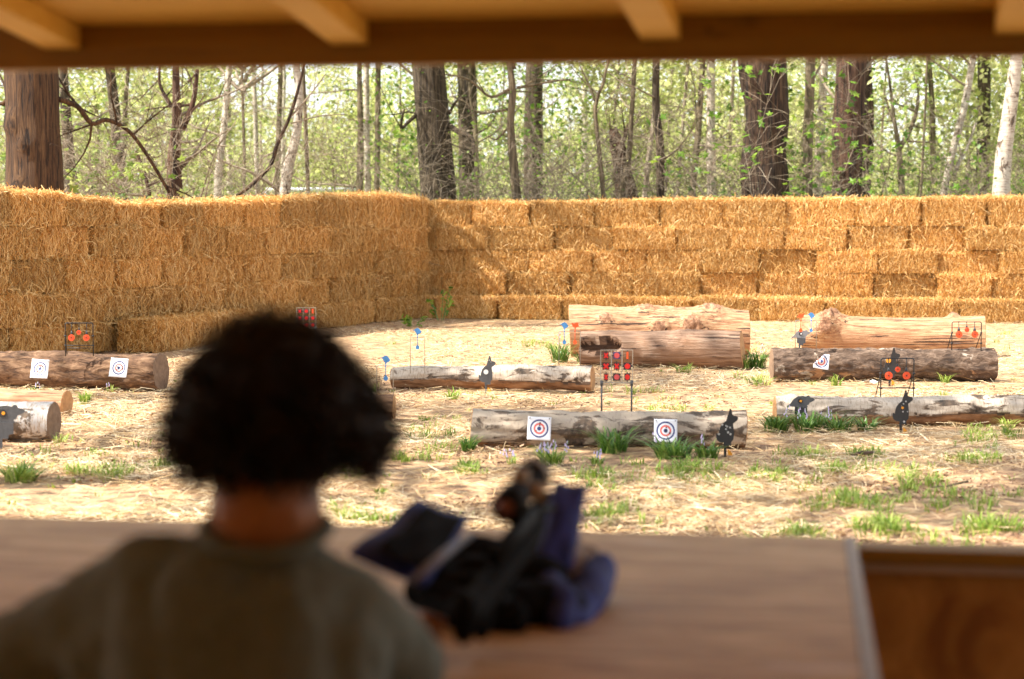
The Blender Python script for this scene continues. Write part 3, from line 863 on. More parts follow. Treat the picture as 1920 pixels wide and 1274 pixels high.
def triple(px, Y, ytop, yrail, yfoot, wpx, label, rear=True, discs=(M_orange,) * 3, rr=1.0):
    pf = atd(px, yfoot, Y); sc = Y / FPX
    w = wpx * sc
    zt = (yfoot - ytop) * sc; zr = (yfoot - yrail) * sc
    e = empty('spinner_target', pf)
    tag(e, label, 'spinner target', 'hanging disc spinner targets')
    t = 0.0042
    f = MB(); f.tube(arc_frame(w, -0.01, zt), t, 8)
    f.build('front_frame', M_black, e, smooth=True)
    if rear:
        b = MB(); b.tube([(-w / 2 - .012, 0.10, 0.0), (-w / 2, 0.0, zt * .62)], t * .9, 6); b.tube([(w / 2 - .02, 0.10, 0.0), (w / 2, 0.0, zt * .62)], t * .9, 6)
        b.tube([(-w / 2 - .008, 0.072, zt * .2), (w / 2 - .014, 0.072, zt * .2)], t * .7, 6)
        b.build('rear_legs', M_black, e, smooth=True)
    r = MB(); r.tube([(-w / 2, 0, zr), (w / 2, 0, zr)], t * .85, 6); r.build('lower_rail', M_black, e, smooth=True)
    for sx in (-1, 1):
        for zz in (zr, zt * .6):
            k = MB(); k.tube([(sx * w / 2 - .009, 0, zz), (sx * w / 2 + .009, 0, zz)], .0062, 8)
            k.build('joint_collar', M_black, e, smooth=True)
    for i, (fx, drop, rad) in enumerate(((-.27, .107, .0265), (.0, .068, .0185), (.27, .107, .0265))):
        drop *= zt / .235 * rr; rad *= w / .225
        x = fx * w; zc = zt - drop
        h = MB(); h.tube([(x, 0, zt + .004), (x, 0, zc + rad * 1.5)], .003, 6)
        h.tube([(x, 0, zt - .001), (x, 0, zt + .005)], .007, 8)
        h.tube([(x, 0, zc + rad * 2.2), (x, 0, zc + rad * 1.5), (x, 0, zc + rad * .4)], [.003, rad * .36, rad * .5], 8)
        h.build('hanger', M_black, e, smooth=True)
        d = prism('disc', circle(x, zc, rad, 28), .004, discs[i], e, (0, -.012, 0))
        mk = prism('bullseye', circle(x, zc, rad * .2, 10), .002, M_black, d, (0, -.0032, 0))
        rg = MB()
        for rr_ in (.45, .72):
            rg.tube([(x + rad * rr_ * math.cos(a), -.0025, zc + rad * rr_ * math.sin(a)) for a in [2 * math.pi * q / 24 for q in range(25)]], .0006, 4)
        rg.build('score_ring', M_red, d)
    return e
triple(149, 14.93, 606, 648, 666, 52, 'three orange disc spinner standing on the thick brown log at far left')
triple(1812, 15.9, 604, 644, 655, 55, 'three orange disc spinner on the right end of the dark rough log')
triple(1682, 12.45, 672, 728, 743, 62, 'three orange disc spinner on the pale birch log, between the rabbits')

BIRD = [(-.038, .010), (-.022, .014), (-.012, .022), (.002, .026), (.014, .020), (.024, .006), (.030, -.004), (.022, -.014), (.008, -.020), (.004, -.028), (-.004, -.028), (-.006, -.018), (-.014, -.006), (-.020, .006)]
FOX = [(-.030, -.016), (-.020, .002), (-.014, .016), (-.008, .020), (-.004, .012), (.008, .010), (.018, .014), (.024, .022), (.028, .012), (.024, -.004), (.022, -.018), (.006, -.020), (.004, -.028), (-.002, -.028), (-.004, -.019), (-.018, -.018)]
SQ = [(-.028, .018), (-.016, .022), (-.010, .014), (.002, .020), (.014, .024), (.026, .018), (.024, .006), (.030, -.004), (.018, -.010), (.006, -.014), (.004, -.028), (-.002, -.028), (-.004, -.014), (-.018, -.006), (-.020, .004)]
def animal_spinner(px, Y, ybar, yfoot, wpx, items, label, wire=.0026):
    pf = atd(px, yfoot, Y); sc = Y / FPX
    w = wpx * sc; zt = (yfoot - ybar) * sc
    e = empty('animal_spinner', pf)
    tag(e, label, 'spinner target', 'small animal spinners on wire frames')
    f = MB(); f.tube(arc_frame(w, -.03, zt, .006), wire, 8); f.build('wire_frame', M_wire, e, smooth=True)
    for (fx, shape, mt, s, dropz) in items:
        x = fx * w
        sh = {'bird': BIRD, 'fox': FOX, 'sq': SQ}[shape]
        k = s
        prism('animal_plate', [(x + a * k, zt + .022 + .020 * k + b * k) for a, b in sh][::-1], .004, mt, e, (0, -.006, 0))
        a = MB(); a.tube([(x, -.006, zt + .022), (x, -.006, zt - dropz + .01)], .0028, 6); a.tube([(x, -.009, zt), (x, .006, zt)], .006, 8)
        a.build('pivot_arm', mt, e, smooth=True)
        prism('counterweight', [(x, zt - dropz + .026)] + [(x + .0145 * k * math.cos(t), zt - dropz + .0145 * k * math.sin(t)) for t in [math.radians(q) for q in range(50, -231, -20)]], .004, mt, e, (0, -.006, 0))
    return e
animal_spinner(1511, 15.85, 601, 653, 39, [(-.26, 'fox', M_orange, 1.0, .085), (.24, 'bird', M_blue, 1.0, .085)], 'wire frame with an orange fox and a blue bird, by the pale grey rat')
animal_spinner(1068, 15.05, 621, 684, 40, [(-.25, 'bird', M_blue, 1.1, .09), (.25, 'sq', M_orange, 1.1, .09)], 'wire frame with a blue bird and an orange squirrel, before the hollow peeled log')
animal_spinner(783, 15.0, 632, 694, 27, [(.0, 'bird', M_blue, 1.1, .085)], 'thin wire frame with one chipped blue bird, behind the curved birch log')
animal_spinner(722, 12.6, 686, 744, 31, [(.05, 'bird', M_blue, 1.05, .085)], 'wire frame with one blue bird, right beside the child\'s hair')

def xshape(cx, cz, r, t):
    pts = []
    for q in range(4):
        a = math.pi / 4 + q * math.pi / 2
        ca, sa = math.cos(a), math.sin(a)
        pts.append((cx + ca * r - sa * -t, cz + sa * r + ca * -t))
        pts.append((cx + ca * r - sa * t, cz + sa * r + ca * t))
        b = a + math.pi / 4
        pts.append((cx + math.cos(b) * t * 1.414, cz + math.sin(b) * t * 1.414))
    return pts

def grid(px, Y, ytop, ybot, yfoot, wpx, cells, label, fw=M_wire):
    pf = atd(px, yfoot, Y); sc = Y / FPX
    w = wpx * sc; zt = (yfoot - ytop) * sc; zb = (yfoot - ybot) * sc
    e = empty('grid_spinner', pf)
    tag(e, label, 'spinner target')
    f = MB(); t = .0028
    f.tube([(-w / 2, 0, zb), (-w / 2, 0, zt), (w / 2, 0, zt), (w / 2, 0, zb), (-w / 2, 0, zb)], t, 6)
    for q in (-1, 1): f.tube([(q * w / 6, 0, zb), (q * w / 6, 0, zt)], t, 6)
    f.build('wire_frame', fw, e)
    for q in (-1, 1):
        lg = MB(); lg.tube([(q * w * .47, 0, -.02), (q * w * .47, 0, zb)], .0055, 8); lg.tube([(q * w * .47, 0, zb - .02), (q * w * .47, 0, zb + .012)], .009, 8)
        lg.build('leg', M_dgrey, e, smooth=True)
    ch = (zt - zb) / 3
    for r in range(3):
        for c in range(3):
            kind, ww, m = cells[r][c]
            x = (c - 1) * w / 3; z = zt - ch * (r + .5)
            s = ch * .33
            pl = prism('plate', [(x - s * ww, z - s), (x + s * ww, z - s), (x + s * ww, z + s), (x - s * ww, z + s)], .004, m, e)
            pin = MB()
            if kind[1] == 'v': pin.tube([(x, 0, z - ch * .47), (x, 0, z + ch * .47)], .0032, 6)
            else: pin.tube([(x - w / 6.4, 0, z), (x + w / 6.4, 0, z)], .0042, 6)
            pin.build('spindle', M_black, pl)
            mm = M_pink if kind[0] == 'p' else M_red
            if kind[0] == 'x':
                prism('cross_mark', [((a - x) * ww + x, b) for a, b in xshape(x, z, s * .95, s * .28)], .002, mm, pl, (0, -.0035, 0))
            elif kind[0] == 'o' or kind[0] == 'p':
                prism('circle_mark', [((a - x) * min(1, ww * 1.05) + x, b) for a, b in circle(x, z, s * .78, 20)], .002, mm, pl, (0, -.0035, 0))
            else:
                prism('edge_mark', [(x - s * ww * .8, z - s), (x + s * ww * .8, z - s), (x + s * ww * .8, z + s), (x - s * ww * .8, z + s)], .002, M_orange, pl, (0, -.0035, 0))
    return e
grid(1156, 11.15, 656, 717, 776, 60, [[('xv', .75, M_black), ('ph', 1.05, M_navyplate), ('ev', .35, M_black)], [('xh', 1.0, M_black), ('xv', .8, M_black), ('oh', 1.05, M_black)], [('xv', .6, M_black), ('ph', 1.05, M_black), ('ov', .8, M_black)]],
     'tall stand with nine small plates marked with red crosses and circles on the front log')
grid(575, 16.6, 577, 616, 696, 36, [[('xh', .9, M_dgrey), ('oh', 1.0, M_dgrey), ('ev', .4, M_red)], [('xh', .9, M_dgrey), ('oh', 1.0, M_dgrey), ('oh', 1.0, M_dgrey)], [('xh', .9, M_dgrey), ('oh', 1.0, M_dgrey), ('oh', 1.0, M_dgrey)]],
     'small red plate spinner seen just over the top of the child\'s hair')

# ------------------------------------------------------------------ grass and plants
def blades(C, n, rad, h, rng, wid=(.004, .009), spread=.9):
    a = rng.random(n) * 2 * np.pi; r = rng.random(n) ** .5 * rad
    P0 = np.array(C)[None, :] + np.stack([np.cos(a) * r, np.sin(a) * r, np.zeros(n)], 1)
    az = a + rng.normal(0, .8, n)
    out = np.stack([np.cos(az), np.sin(az), np.zeros(n)], 1)
    H = h * rng.uniform(.45, 1.1, n); S = H * spread * rng.uniform(.2, 1.2, n)
    side = np.stack([-np.sin(az), np.cos(az), np.zeros(n)], 1)
    w = rng.uniform(*wid, n)
    rows = []
    sg = 4
    for i in range(sg + 1):
        t = i / sg
        p = P0 + out * (S * t ** 1.7)[:, None]
        p[:, 2] += H * (1.45 * t - .6 * t ** 2.4) / .85 * .85
        ww = (w * (1 - t ** 2) * .5 + .0004)[:, None]
        rows.append(p - side * ww); rows.append(p + side * ww)
    V = np.stack(rows, 1).reshape(-1, 3)
    k = 2 * (sg + 1); base = np.arange(n)[:, None] * k
    F = np.concatenate([base + np.array([[2 * i, 2 * i + 1, 2 * i + 3, 2 * i + 2]]) for i in range(sg)], 1).reshape(-1, 4)
    return V, F, np.repeat(rng.random(n), sg)

def clump(px, py, wpx, hpx, n, label, flowers=0, seed=0, m=M_bluebell_leaf, name='bluebell_clump', cat='plant'):
    if m is M_bluebell_leaf: hpx *= 1.12; n = int(n * 1.3)
    rg = np.random.default_rng(seed + 50)
    p = at(px, py, 0.0); sc = p.y / FPX
    e = empty(name, (p.x, p.y, 0))
    tag(e, label, cat, 'leafy clumps among the logs')
    w = wpx * sc / 2; h = hpx * sc
    V, F, r = blades((0, 0, -.01), n, w * .55, h, rg, (.006, .013), min(2.0, 1.2 * w / h + .35))
    link('leaves', npmesh('leaves', V, F, m, r=r), e)
    for q in range(flowers):
        mb = MB(); a = rg.random() * 6.28; rr = w * rg.uniform(.1, .7)
        x, y = rr * math.cos(a), rr * math.sin(a) - .03
        hh = h * rg.uniform(1.0, 1.35)
        mb.tube([(x, y, 0), (x * 1.2, y, hh * .7), (x * 1.35 + .008, y, hh)], .0022, 5)
        st = mb.build('flower_stem', M_leaf_stem, e)
        fb = MB()
        for b in range(6):
            z = hh * (1.0 - b * .075); dx = rg.normal(0, .012); dy = rg.normal(0, .012)
            cx = x * 1.3 + dx
            fb.tube([(cx, y + dy, z), (cx, y + dy, z - .006), (cx, y + dy, z - .015)], [.001, .003, .0045], 6)
        fb.build('blossom', M_petal, st)
    return e
M_leaf_stem = plain('flower stem', (0.14, 0.24, 0.06), .5, 0, .2, 20)
CL = [
    (1032, 868, 74, 36, 90, 'bright pale green bluebell clump in flower below the crisp paper target', 6, M_grass),
    (1148, 846, 96, 46, 90, 'dark strap-leaved clump leaning on the middle of the front log', 0, None),
    (1262, 856, 120, 40, 120, 'spreading strap-leaved clump below the pellet-torn paper target', 1, None),
    (1325, 856, 80, 30, 70, 'low leafy clump between the torn paper target and the nearest rabbit', 1, None),
    (876, 842, 56, 28, 50, 'dark leafy clump at the left end of the front log', 0, None),
    (960, 868, 26, 22, 14, 'thin bluebell plant with a tall flower spike left of the bright clump', 2, M_grass),
    (1120, 868, 46, 20, 40, 'small clump with pale flowers below the front log\'s middle', 2, M_grass),
    (1455, 806, 84, 34, 90, 'leafy clump at the left end of the pale birch log', 1, None),
    (1515, 806, 90, 36, 90, 'leafy clump hiding the foot of the dark rat target', 2, None),
    (1570, 808, 90, 34, 90, 'leafy clump along the pale birch log right of the dark rat', 2, None),
    (1625, 806, 60, 26, 50, 'last leafy clump on the birch log before the black rabbit', 0, None),
    (847, 747, 42, 24, 46, 'bright tuft before the curved birch log left of the grey rabbit', 0, M_grass),
    (1050, 678, 60, 40, 90, 'dense dark clump at the left ends of the two peeled logs', 1, None),
    (1100, 680, 60, 24, 60, 'low leafy clump in front of the hollow in the peeled log', 0, None),
    (1212, 682, 40, 32, 40, 'upright light green tuft before the hollow peeled log', 0, M_grass),
    (1240, 680, 24, 30, 20, 'tall thin tuft before the middle of the hollow peeled log', 0, M_grass),
    (1282, 697, 50, 20, 50, 'low tuft in the sun before the right half of the peeled log', 0, M_grass),
    (1345, 684, 60, 24, 50, 'grassy clump under the right end of the hollow peeled log', 0, M_grass),
    (1420, 688, 60, 34, 80, 'leafy clump at the right ends of the two peeled logs', 1, None),
    (1397, 690, 30, 30, 30, 'tuft growing against the sawn end of the hollow peeled log', 0, None),
    (1716, 659, 50, 26, 60, 'green tuft behind the dark rough log before the big burred log', 0, None),
    (1772, 716, 32, 22, 30, 'tuft before the right half of the dark rough log', 0, M_grass),
    (1567, 722, 34, 26, 26, 'tall thin tuft before the dark rough log below the folded paper', 0, M_grass),
    (160, 755, 34, 26, 50, 'bright tuft before the thick brown log at left', 0, M_grass),
    (65, 738, 36, 16, 24, 'small shaded tuft below the left paper target', 1, None),
    (208, 733, 30, 16, 12, 'thin budding stems below the bleached paper target', 1, M_grass),
    (40, 900, 110, 42, 150, 'large bright tuft at the left edge of the range', 0, M_grass),
    (700, 735, 20, 16, 20, 'small tuft beside the child\'s hair', 0, M_grass),
    (1890, 800, 50, 22, 40, 'leafy tuft at the right edge by the birch log', 0, M_grass),
    (712, 926, 28, 20, 26, 'small upright tuft right of the child\'s neck', 0, M_grass),
    (1420, 718, 60, 12, 30, 'low spreading tuft left of the dark rough log', 0, None),
]
for i, (px, py, w_, h_, n_, lb, fl, mm) in enumerate(CL):
    clump(px, py, w_, h_, n_, lb, fl, i, mm or M_bluebell_leaf)

def grass_stuff():
    rg = np.random.default_rng(3)
    spots = []
    for (px, py, wx, wy, n) in [(1130, 970, 45, 12, 14), (1600, 935, 60, 16, 12), (1655, 990, 40, 14, 16), (1700, 890, 70, 20, 14), (1860, 990, 35, 12, 12), (1740, 930, 120, 30, 10),
                                (1430, 888, 40, 12, 10), (880, 876, 30, 10, 10), (1130, 890, 40, 10, 12), (1290, 880, 60, 14, 20), (1500, 1000, 40, 10, 6), (190, 885, 55, 12, 16), (310, 872, 30, 10, 8),
                                (1860, 820, 60, 12, 16), (1510, 852, 40, 8, 10), (1620, 850, 40, 8, 10), (1830, 858, 50, 10, 16), (1590, 880, 50, 10, 10), (700, 975, 60, 6, 8), (1250, 765, 60, 14, 8),
                                (1020, 650, 40, 12, 8), (1180, 728, 60, 10, 6), (1420, 712, 60, 12, 8), (800, 810, 60, 40, 8), (1550, 1020, 300, 20, 18), (1000, 640, 40, 10, 5), (790, 850, 80, 20, 8), (1780, 760, 100, 30, 8),
                                (1200, 900, 200, 30, 16), (1760, 960, 190, 50, 14), (1480, 900, 100, 40, 10), (280, 720, 60, 10, 4), (1880, 640, 60, 20, 5), (1450, 660, 30, 10, 4), (640, 880, 80, 40, 10), (150, 850, 150, 30, 6), (650, 965, 60, 10, 6)]:
        for _ in range(n):
            spots.append((rg.normal(px, wx / 2), rg.normal(py, wy / 2)))
    for _ in range(230):
        X, Y = frustum_points(1, 7.6, 22)
        p = Vector((X[0], Y[0], 0)); spots.append(p)
    Vs, Fs, R_ = [], [], []; base = 0
    for s in spots:
        p = s if isinstance(s, Vector) else at(s[0], max(s[1], 610), 0)
        small = isinstance(s, Vector)
        nb = int(rg.integers(4, 11) if small else rg.integers(9, 24))
        V, F, r = blades((p.x, p.y, gheight(p.x, p.y)), nb, rg.uniform(.02, .06) if small else rg.uniform(.04, .09), rg.uniform(.025, .05) if small else rg.uniform(.04, .085), rg, (.004, .009), 1.2)
        Vs.append(V); Fs.append(F + base); base += len(V); R_.append(np.clip(r * .6 + rg.random() * .4, 0, 1))
    o = link('grass', npmesh('grass', np.concatenate(Vs), Fs, M_grass, r=np.concatenate(R_)))
    tag(o, 'small green grass tufts coming up through the straw', 'grass', kind='stuff')
grass_stuff()

def weed(px, py, h, label, seed):
    p = at(px, py, 0.0); e = empty('weed', (p.x, p.y, 0)); tag(e, label, 'plant')
    rg = np.random.default_rng(seed)
    st = MB(); C = []
    for q in range(5):
        a = rg.random() * 6.28; dx = math.cos(a) * .12; dy = math.sin(a) * .06; hh = h * rg.uniform(.5, 1)
        st.tube([(dx * .3, dy * .3, 0), (dx * .8, dy, hh * .6), (dx * 1.3, dy, hh)], .005, 5)
        for t in np.linspace(.35, 1, 7): C.append((dx * (.3 + t), dy, hh * t))
    st.build('stem', M_leaf_stem, e)
    C = np.array(C) + rg.normal(0, .03, (len(C), 3)); n = len(C)
    V, F = ribbons(C, rand_unit(n, rg), rand_unit(n, rg), rg.uniform(.05, .10, n), rg.uniform(.025, .045, n), None, 2, .5)
    link('leaves', npmesh('leaves', V, F, M_leaf_deep, r=np.repeat(rg.random(n), 2)), e)
weed(826, 602, .50, 'leafy green weed growing against the low straw step near the corner', 5)
weed(775, 612, .16, 'low dark weed on the ground in the shaded corner of the range', 6)

# bits lying on the ground
st = MB(); p0 = at(1595, 858, 0); p1 = at(1640, 856, 0)
st.tube([p0 + Vector((0, 0, .012)), (p0 + p1) / 2 + Vector((0, .01, .02)), p1 + Vector((0, 0, .024))], [.008, .014, .006], 8)
tag(st.build('fallen_stick', M_bark_dark, None), 'dark broken stick lying in the shadow band at right', 'stick')
st = MB(); p0 = at(1745, 922, 0); p1 = at(1815, 914, 0)
st.tube([p0 + Vector((0, 0, .02)), (p0 + p1) / 2 + Vector((0, .02, .015)), p1 + Vector((0, 0, .03))], [.003, .004, .006], 8)
tag(st.build('fallen_stick', M_thin, None), 'thin pale twig lying among grass tufts at right', 'stick')
sc_ = at(1635, 719, 0)
V = []; F = []
for i in range(9):
    for j in range(5):
        V.append(((i / 8 - .5) * .17, (j / 4 - .5) * .06, .012 + .014 * math.sin(i * 1.1) * math.cos(j) + .006))
for i in range(8):
    for j in range(4): a = i * 5 + j; F.append((a, a + 5, a + 6, a + 1))
scrap = link('paper_scrap', npmesh('paper_scrap', V, np.array(F), M_holewhite, smooth=True), None, (sc_.x, sc_.y - .03, 0))
scrap.modifiers.new('solid', 'SOLIDIFY').thickness = .0008
tag(scrap, 'white paper scrap lying at the foot of the dark rough log', 'paper')

# ------------------------------------------------------------------ trees
def polyline_extend(pts, H, lean=.3, seed=0):
    r_ = random.Random(seed)
    p = pts[-1].copy(); d = (pts[-1] - pts[-2]).normalized()
    out = []
    while p.z < H:
        d = (d + Vector((r_.uniform(-.08, .08), r_.uniform(-.08, .08), .06))).normalized()
        p = p + d * 1.1
        out.append(p.copy())
    return out

def grow(mb, p, d, L, r, lvl, rg, tips, sides=4, wig=.35, up=.05, nchild=4):
    n = max(3, int(L / .22) if lvl == 0 else 4)
    n = min(n, 8)
    pts = [p.copy()]; q = p.copy(); dd = d.normalized()
    for i in range(n):
        dd = (dd + Vector((rg.gauss(0, wig), rg.gauss(0, wig), rg.gauss(0, wig) + up)) * .5).normalized()
        q = q + dd * (L / n); pts.append(q.copy())
    rad = [max(r * (1 - .78 * i / n), .0028) for i in range(n + 1)]
    mb.tube(pts, rad, sides if lvl < 2 else 3, caps=False)
    tips.append((pts[-1].copy(), dd.copy()))
    if lvl >= 3 or L < .15: return
    for c in range(nchild if lvl < 2 else 3):
        i = rg.randint(1, n)
        a = Vector((rg.gauss(0, 1), rg.gauss(0, 1), rg.gauss(.1, .8))).normalized()
        nd = (dd * .6 + a * .9).normalized()
        grow(mb, pts[i], nd, L * rg.uniform(.4, .68), rad[i] * .6, lvl + 1, rg, tips, sides, wig, up, nchild)

def leaf_shape(k):                       # lobed leaf outlines as small fans
    out = []
    for i in range(10):
        a = -math.pi / 2 + 2 * math.pi * i / 10
        rr = (.32, .75, .45, 1.0, .5, 1.15, .5, 1.0, .45, .75)[i]
        out.append((math.cos(a) * rr, math.sin(a) * rr))
    return np.array(out)

def lobed(C, size, rng, droop=.5):
    n = len(C); sh = leaf_shape(0)
    N = unit(rng.normal(0, .5, (n, 3)) + np.array([0, -.35, 1.0])); D = unit(np.cross(N, rand_unit(n, rng))); S = np.cross(N, D)
    s = size * rng.uniform(.55, 1.15, n)
    ctr = C[:, None, :]
    ring = C[:, None, :] + D[:, None, :] * (sh[None, :, 0, None] * s[:, None, None] * .5) + S[:, None, :] * (sh[None, :, 1, None] * s[:, None, None] * .5)
    ring = ring - N[:, None, :] * (.10 * s[:, None, None])
    V = np.concatenate([ctr, ring], 1).reshape(-1, 3)
    base = np.arange(n)[:, None] * 11
    T = np.concatenate([base + np.array([[0, 1 + i, 1 + (i + 1) % 10]]) for i in range(10)], 1).reshape(-1, 3)
    return V, T, np.repeat(rng.random(n), 10)

def quadleaves(C, size, rng):
    n = len(C); N = unit(rng.normal(0, .7, (n, 3)) + np.array([0, 0, .7])); D = unit(np.cross(N, rand_unit(n, rng))); S = np.cross(N, D)
    s = (size * rng.uniform(.5, 1.2, n))[:, None]
    V = np.stack([C - D * s * .5, C + S * s * .32, C + D * s * .5, C - S * s * .32], 1).reshape(-1, 3)
    F = (np.arange(n)[:, None] * 4 + np.array([[0, 1, 2, 3]]))
    return V, F, rng.random(n)

def crown_mesh(seed, R_=2.6, H=6.0, n=1500, leaf=.11):
    """a sparse spring crown: limbs and clumps of leaves round them, origin at its foot"""
    rg = random.Random(seed); nr = np.random.default_rng(seed)
    mb = MB(); tips = []
    for i in range(9):
        a = rg.uniform(0, 6.28); z = rg.uniform(0, H * .6)
        grow(mb, Vector((0, 0, z)), Vector((math.cos(a), math.sin(a), rg.uniform(.2, 1.0))), rg.uniform(1.4, 2.6), .06, 0, rg, tips, 4, .3, .1, 3)
    T_ = np.array([t[0][:] for t in tips])
    C = T_[nr.integers(0, len(T_), n)] + nr.normal(0, .22, (n, 3))
    V, F, r = quadleaves(C, leaf, nr)
    b = len(mb.v)
    me = npmesh('crown', np.concatenate([np.array(mb.v), V]), [np.array(mb.q), F + b], [M_twig, M_leaf], r=np.concatenate([np.full(len(mb.q), .5), r]), midx=np.concatenate([np.zeros(len(mb.q), int), np.ones(len(F), int)]))
    return me
DENSE = crown_mesh(24, n=2600, leaf=.16)
CROWNS = [crown_mesh(s) for s in (21, 22, 23)]

def tree(name, path, widths, Y, m, label, cat='tree', group=None, H=11, crown=True, lump=.06, ntw=0, seed=0, burl=(), forks=(), nt=None):
    """path = pixel points bottom to top, widths in px, at distance Y"""
    Y = Y + (1.9 if path[0][0] > 640 else 0)
    P_ = [atd(px, py, Y) for px, py in path]
    sc = Y / FPX
    r = [w * sc / 2 for w in widths]
    b = P_[0].copy(); d = (P_[1] - P_[0]).normalized()
    foot = b - d * (b.z / max(d.z, .3)); foot.z = -.05
    pts = [foot] + P_; rad = [r[0] * 1.12] + r
    ext = polyline_extend(pts, H, seed=seed) if H > P_[-1].z + 1 else []
    n0 = len(ext)
    rad += [r[-1] * (1 - .8 * (i + 1) / n0) for i in range(n0)]
    pts += ext
    # resample smoothly
    fine = []; fr = []
    for i in range(len(pts) - 1):
        k = max(2, int((pts[i + 1] - pts[i]).length / .12)) if pts[i].z < 6 else 2
        for j in range(k):
            t = j / k
            p0 = pts[max(i - 1, 0)]; p1 = pts[i]; p2 = pts[i + 1]; p3 = pts[min(i + 2, len(pts) - 1)]
            c = .5 * ((2 * p1) + (p2 - p0) * t + (2 * p0 - 5 * p1 + 4 * p2 - p3) * t * t + (3 * p1 - p0 - 3 * p2 + p3) * t ** 3)
            fine.append(c); fr.append(rad[i] + (rad[i + 1] - rad[i]) * t)
    fine.append(pts[-1]); fr.append(rad[-1])
    e = empty(name, (foot.x, foot.y, 0)); tag(e, label, cat, group)
    O = Vector((foot.x, foot.y, 0))
    n_ = nt or (40 if r[0] > .25 else (20 if r[0] > .1 else 10))
    V = []; off = Vector((seed * 3.3, 1, seed))
    for i, (p, rr) in enumerate(zip(fine, fr)):
        flare = 1 + .35 * math.exp(-max(p.z, 0) / .35)
        for k in range(n_):
            t = 2 * math.pi * k / n_
            c, s = math.cos(t), math.sin(t)
            q = Vector((c * 1.5, s * 1.5, p.z * 1.1)) + off
            d_ = lump * mnoise.noise(q) + (lump * .6 * mnoise.noise(Vector((c * 9, s * 9, p.z * 1.6)) + off) if r[0] > .12 else 0)
            if r[0] > .25: d_ += .035 * abs(mnoise.noise(Vector((c * 16, s * 16, p.z * 2.5)) + off))
            for (bz, bt, bw, bh) in burl:
                dt = (t - bt + math.pi) % (2 * math.pi) - math.pi
                d_ += bh * math.exp(-((p.z - bz) ** 2 + (dt * rr) ** 2) / bw ** 2) * (1 + .6 * mnoise.noise(q * 6))
            w = rr * flare * (1 + d_)
            V.append((p.x - O.x + c * w, p.y - O.y + s * w, p.z))
    F = []
    for i in range(len(fine) - 1):
        for k in range(n_):
            k2 = (k + 1) % n_
            F.append((i * n_ + k, i * n_ + k2, (i + 1) * n_ + k2, (i + 1) * n_ + k))
    link('trunk', npmesh('trunk', V, np.array(F), m, smooth=True), e)
    for fk in forks:                       # pixel paths of limbs seen in the picture
        fp, fw = fk[0], fk[1]
        dy = fk[2] if len(fk) > 2 else 0
        pp = [atd(px, py, Y + dy * i / max(1, len(fp) - 1)) - O for i, (px, py) in enumerate(fp)]
        mb = MB()
        fine2 = []; fr2 = []
        for i in range(len(pp) - 1):
            for j in range(4):
                t = j / 4
                p0 = pp[max(i - 1, 0)]; p1 = pp[i]; p2 = pp[i + 1]; p3 = pp[min(i + 2, len(pp) - 1)]
                fine2.append(.5 * ((2 * p1) + (p2 - p0) * t + (2 * p0 - 5 * p1 + 4 * p2 - p3) * t * t + (3 * p1 - p0 - 3 * p2 + p3) * t ** 3))
                fr2.append((fw[0] + (fw[1] - fw[0]) * (i + t) / (len(pp) - 1)) * sc / 2)
        fine2.append(pp[-1]); fr2.append(fw[1] * sc / 2)
        mb.tube(fine2, fr2, 8, caps=True)
        rg = random.Random(len(fp) * 7 + int(fp[0][0]))
        tips = []
        for i in range(2, len(fine2), 3):
            if fr2[i] < .05 or i > len(fine2) * .5:
                grow(mb, fine2[i], Vector((rg.gauss(0, 1), rg.gauss(0, .6), rg.gauss(.3, .6))), rg.uniform(.4, 1.1), fr2[i] * .55, 1, rg, tips, 4, .3, .05, 3)
        mb.build('limb', m if fr2[0] > .02 else M_twig, e, smooth=True)
    if ntw:
        rg = random.Random(seed + 100); mb = MB(); tips = []
        for i in range(ntw):
            k = rg.randrange(int(len(fine) * .15), max(int(len(fine) * .15) + 2, int(len(fine) * .6)))
            a = rg.uniform(0, 6.28)
            grow(mb, fine[k] - O, Vector((math.cos(a), math.sin(a) * .6, rg.uniform(-.1, .8))), rg.uniform(.7, 2.0), min(fr[k] * .35, .03), 0, rg, tips, 4, .32, .04, 3)
        mb.build('branches', M_twig, e)
    if crown and H > 6:
        c = link('crown', CROWNS[seed % 3], e, (pts[-1].x - O.x, pts[-1].y - O.y, H * .5), (0, 0, seed * 1.3))
        k = H / 11; c.scale = (k, k, k)
    return e

PI = math.pi
tree('oak_tree', [(66, 358), (62, 240), (56, 120)], [104, 97, 98], 23.5, M_oak, 'massive ridged brown oak trunk at the left edge above the bales', seed=1, burl=[(2.6, 4.0, .12, .3), (2.35, 4.6, .1, .22), (1.75, 4.3, .1, .2)],
     forks=[([(105, 185), (145, 200), (172, 232), (200, 225), (240, 245), (275, 290), (318, 362)], (11, 6), .6), ([(20, 180), (5, 195), (-15, 190)], (12, 4))], lump=.05)
tree('brown_tree', [(328, 374), (326, 300), (332, 220), (330, 120)], [30, 25, 18, 12], 27, M_redbark, 'forked reddish brown tree behind the left wall', seed=2, ntw=9, lump=.12,
     forks=[([(340, 245), (358, 205), (366, 170), (370, 130)], (13, 7)), ([(322, 200), (300, 160), (300, 120)], (8, 4)), ([(282, 374), (270, 320), (255, 285)], (8, 5))])
tree('oak_tree', [(824, 378), (816, 280), (802, 120)], [68, 64, 60], 30, M_oak_grey, 'broad grey brown oak trunk above the corner of the walls', seed=3, ntw=3,
     forks=[([(828, 225), (860, 248), (885, 260), (888, 290)], (13, 5), -.8), ([(795, 205), (770, 225), (752, 240), (758, 205)], (9, 4), -.5), ([(842, 215), (856, 190), (880, 180)], (6, 3))])
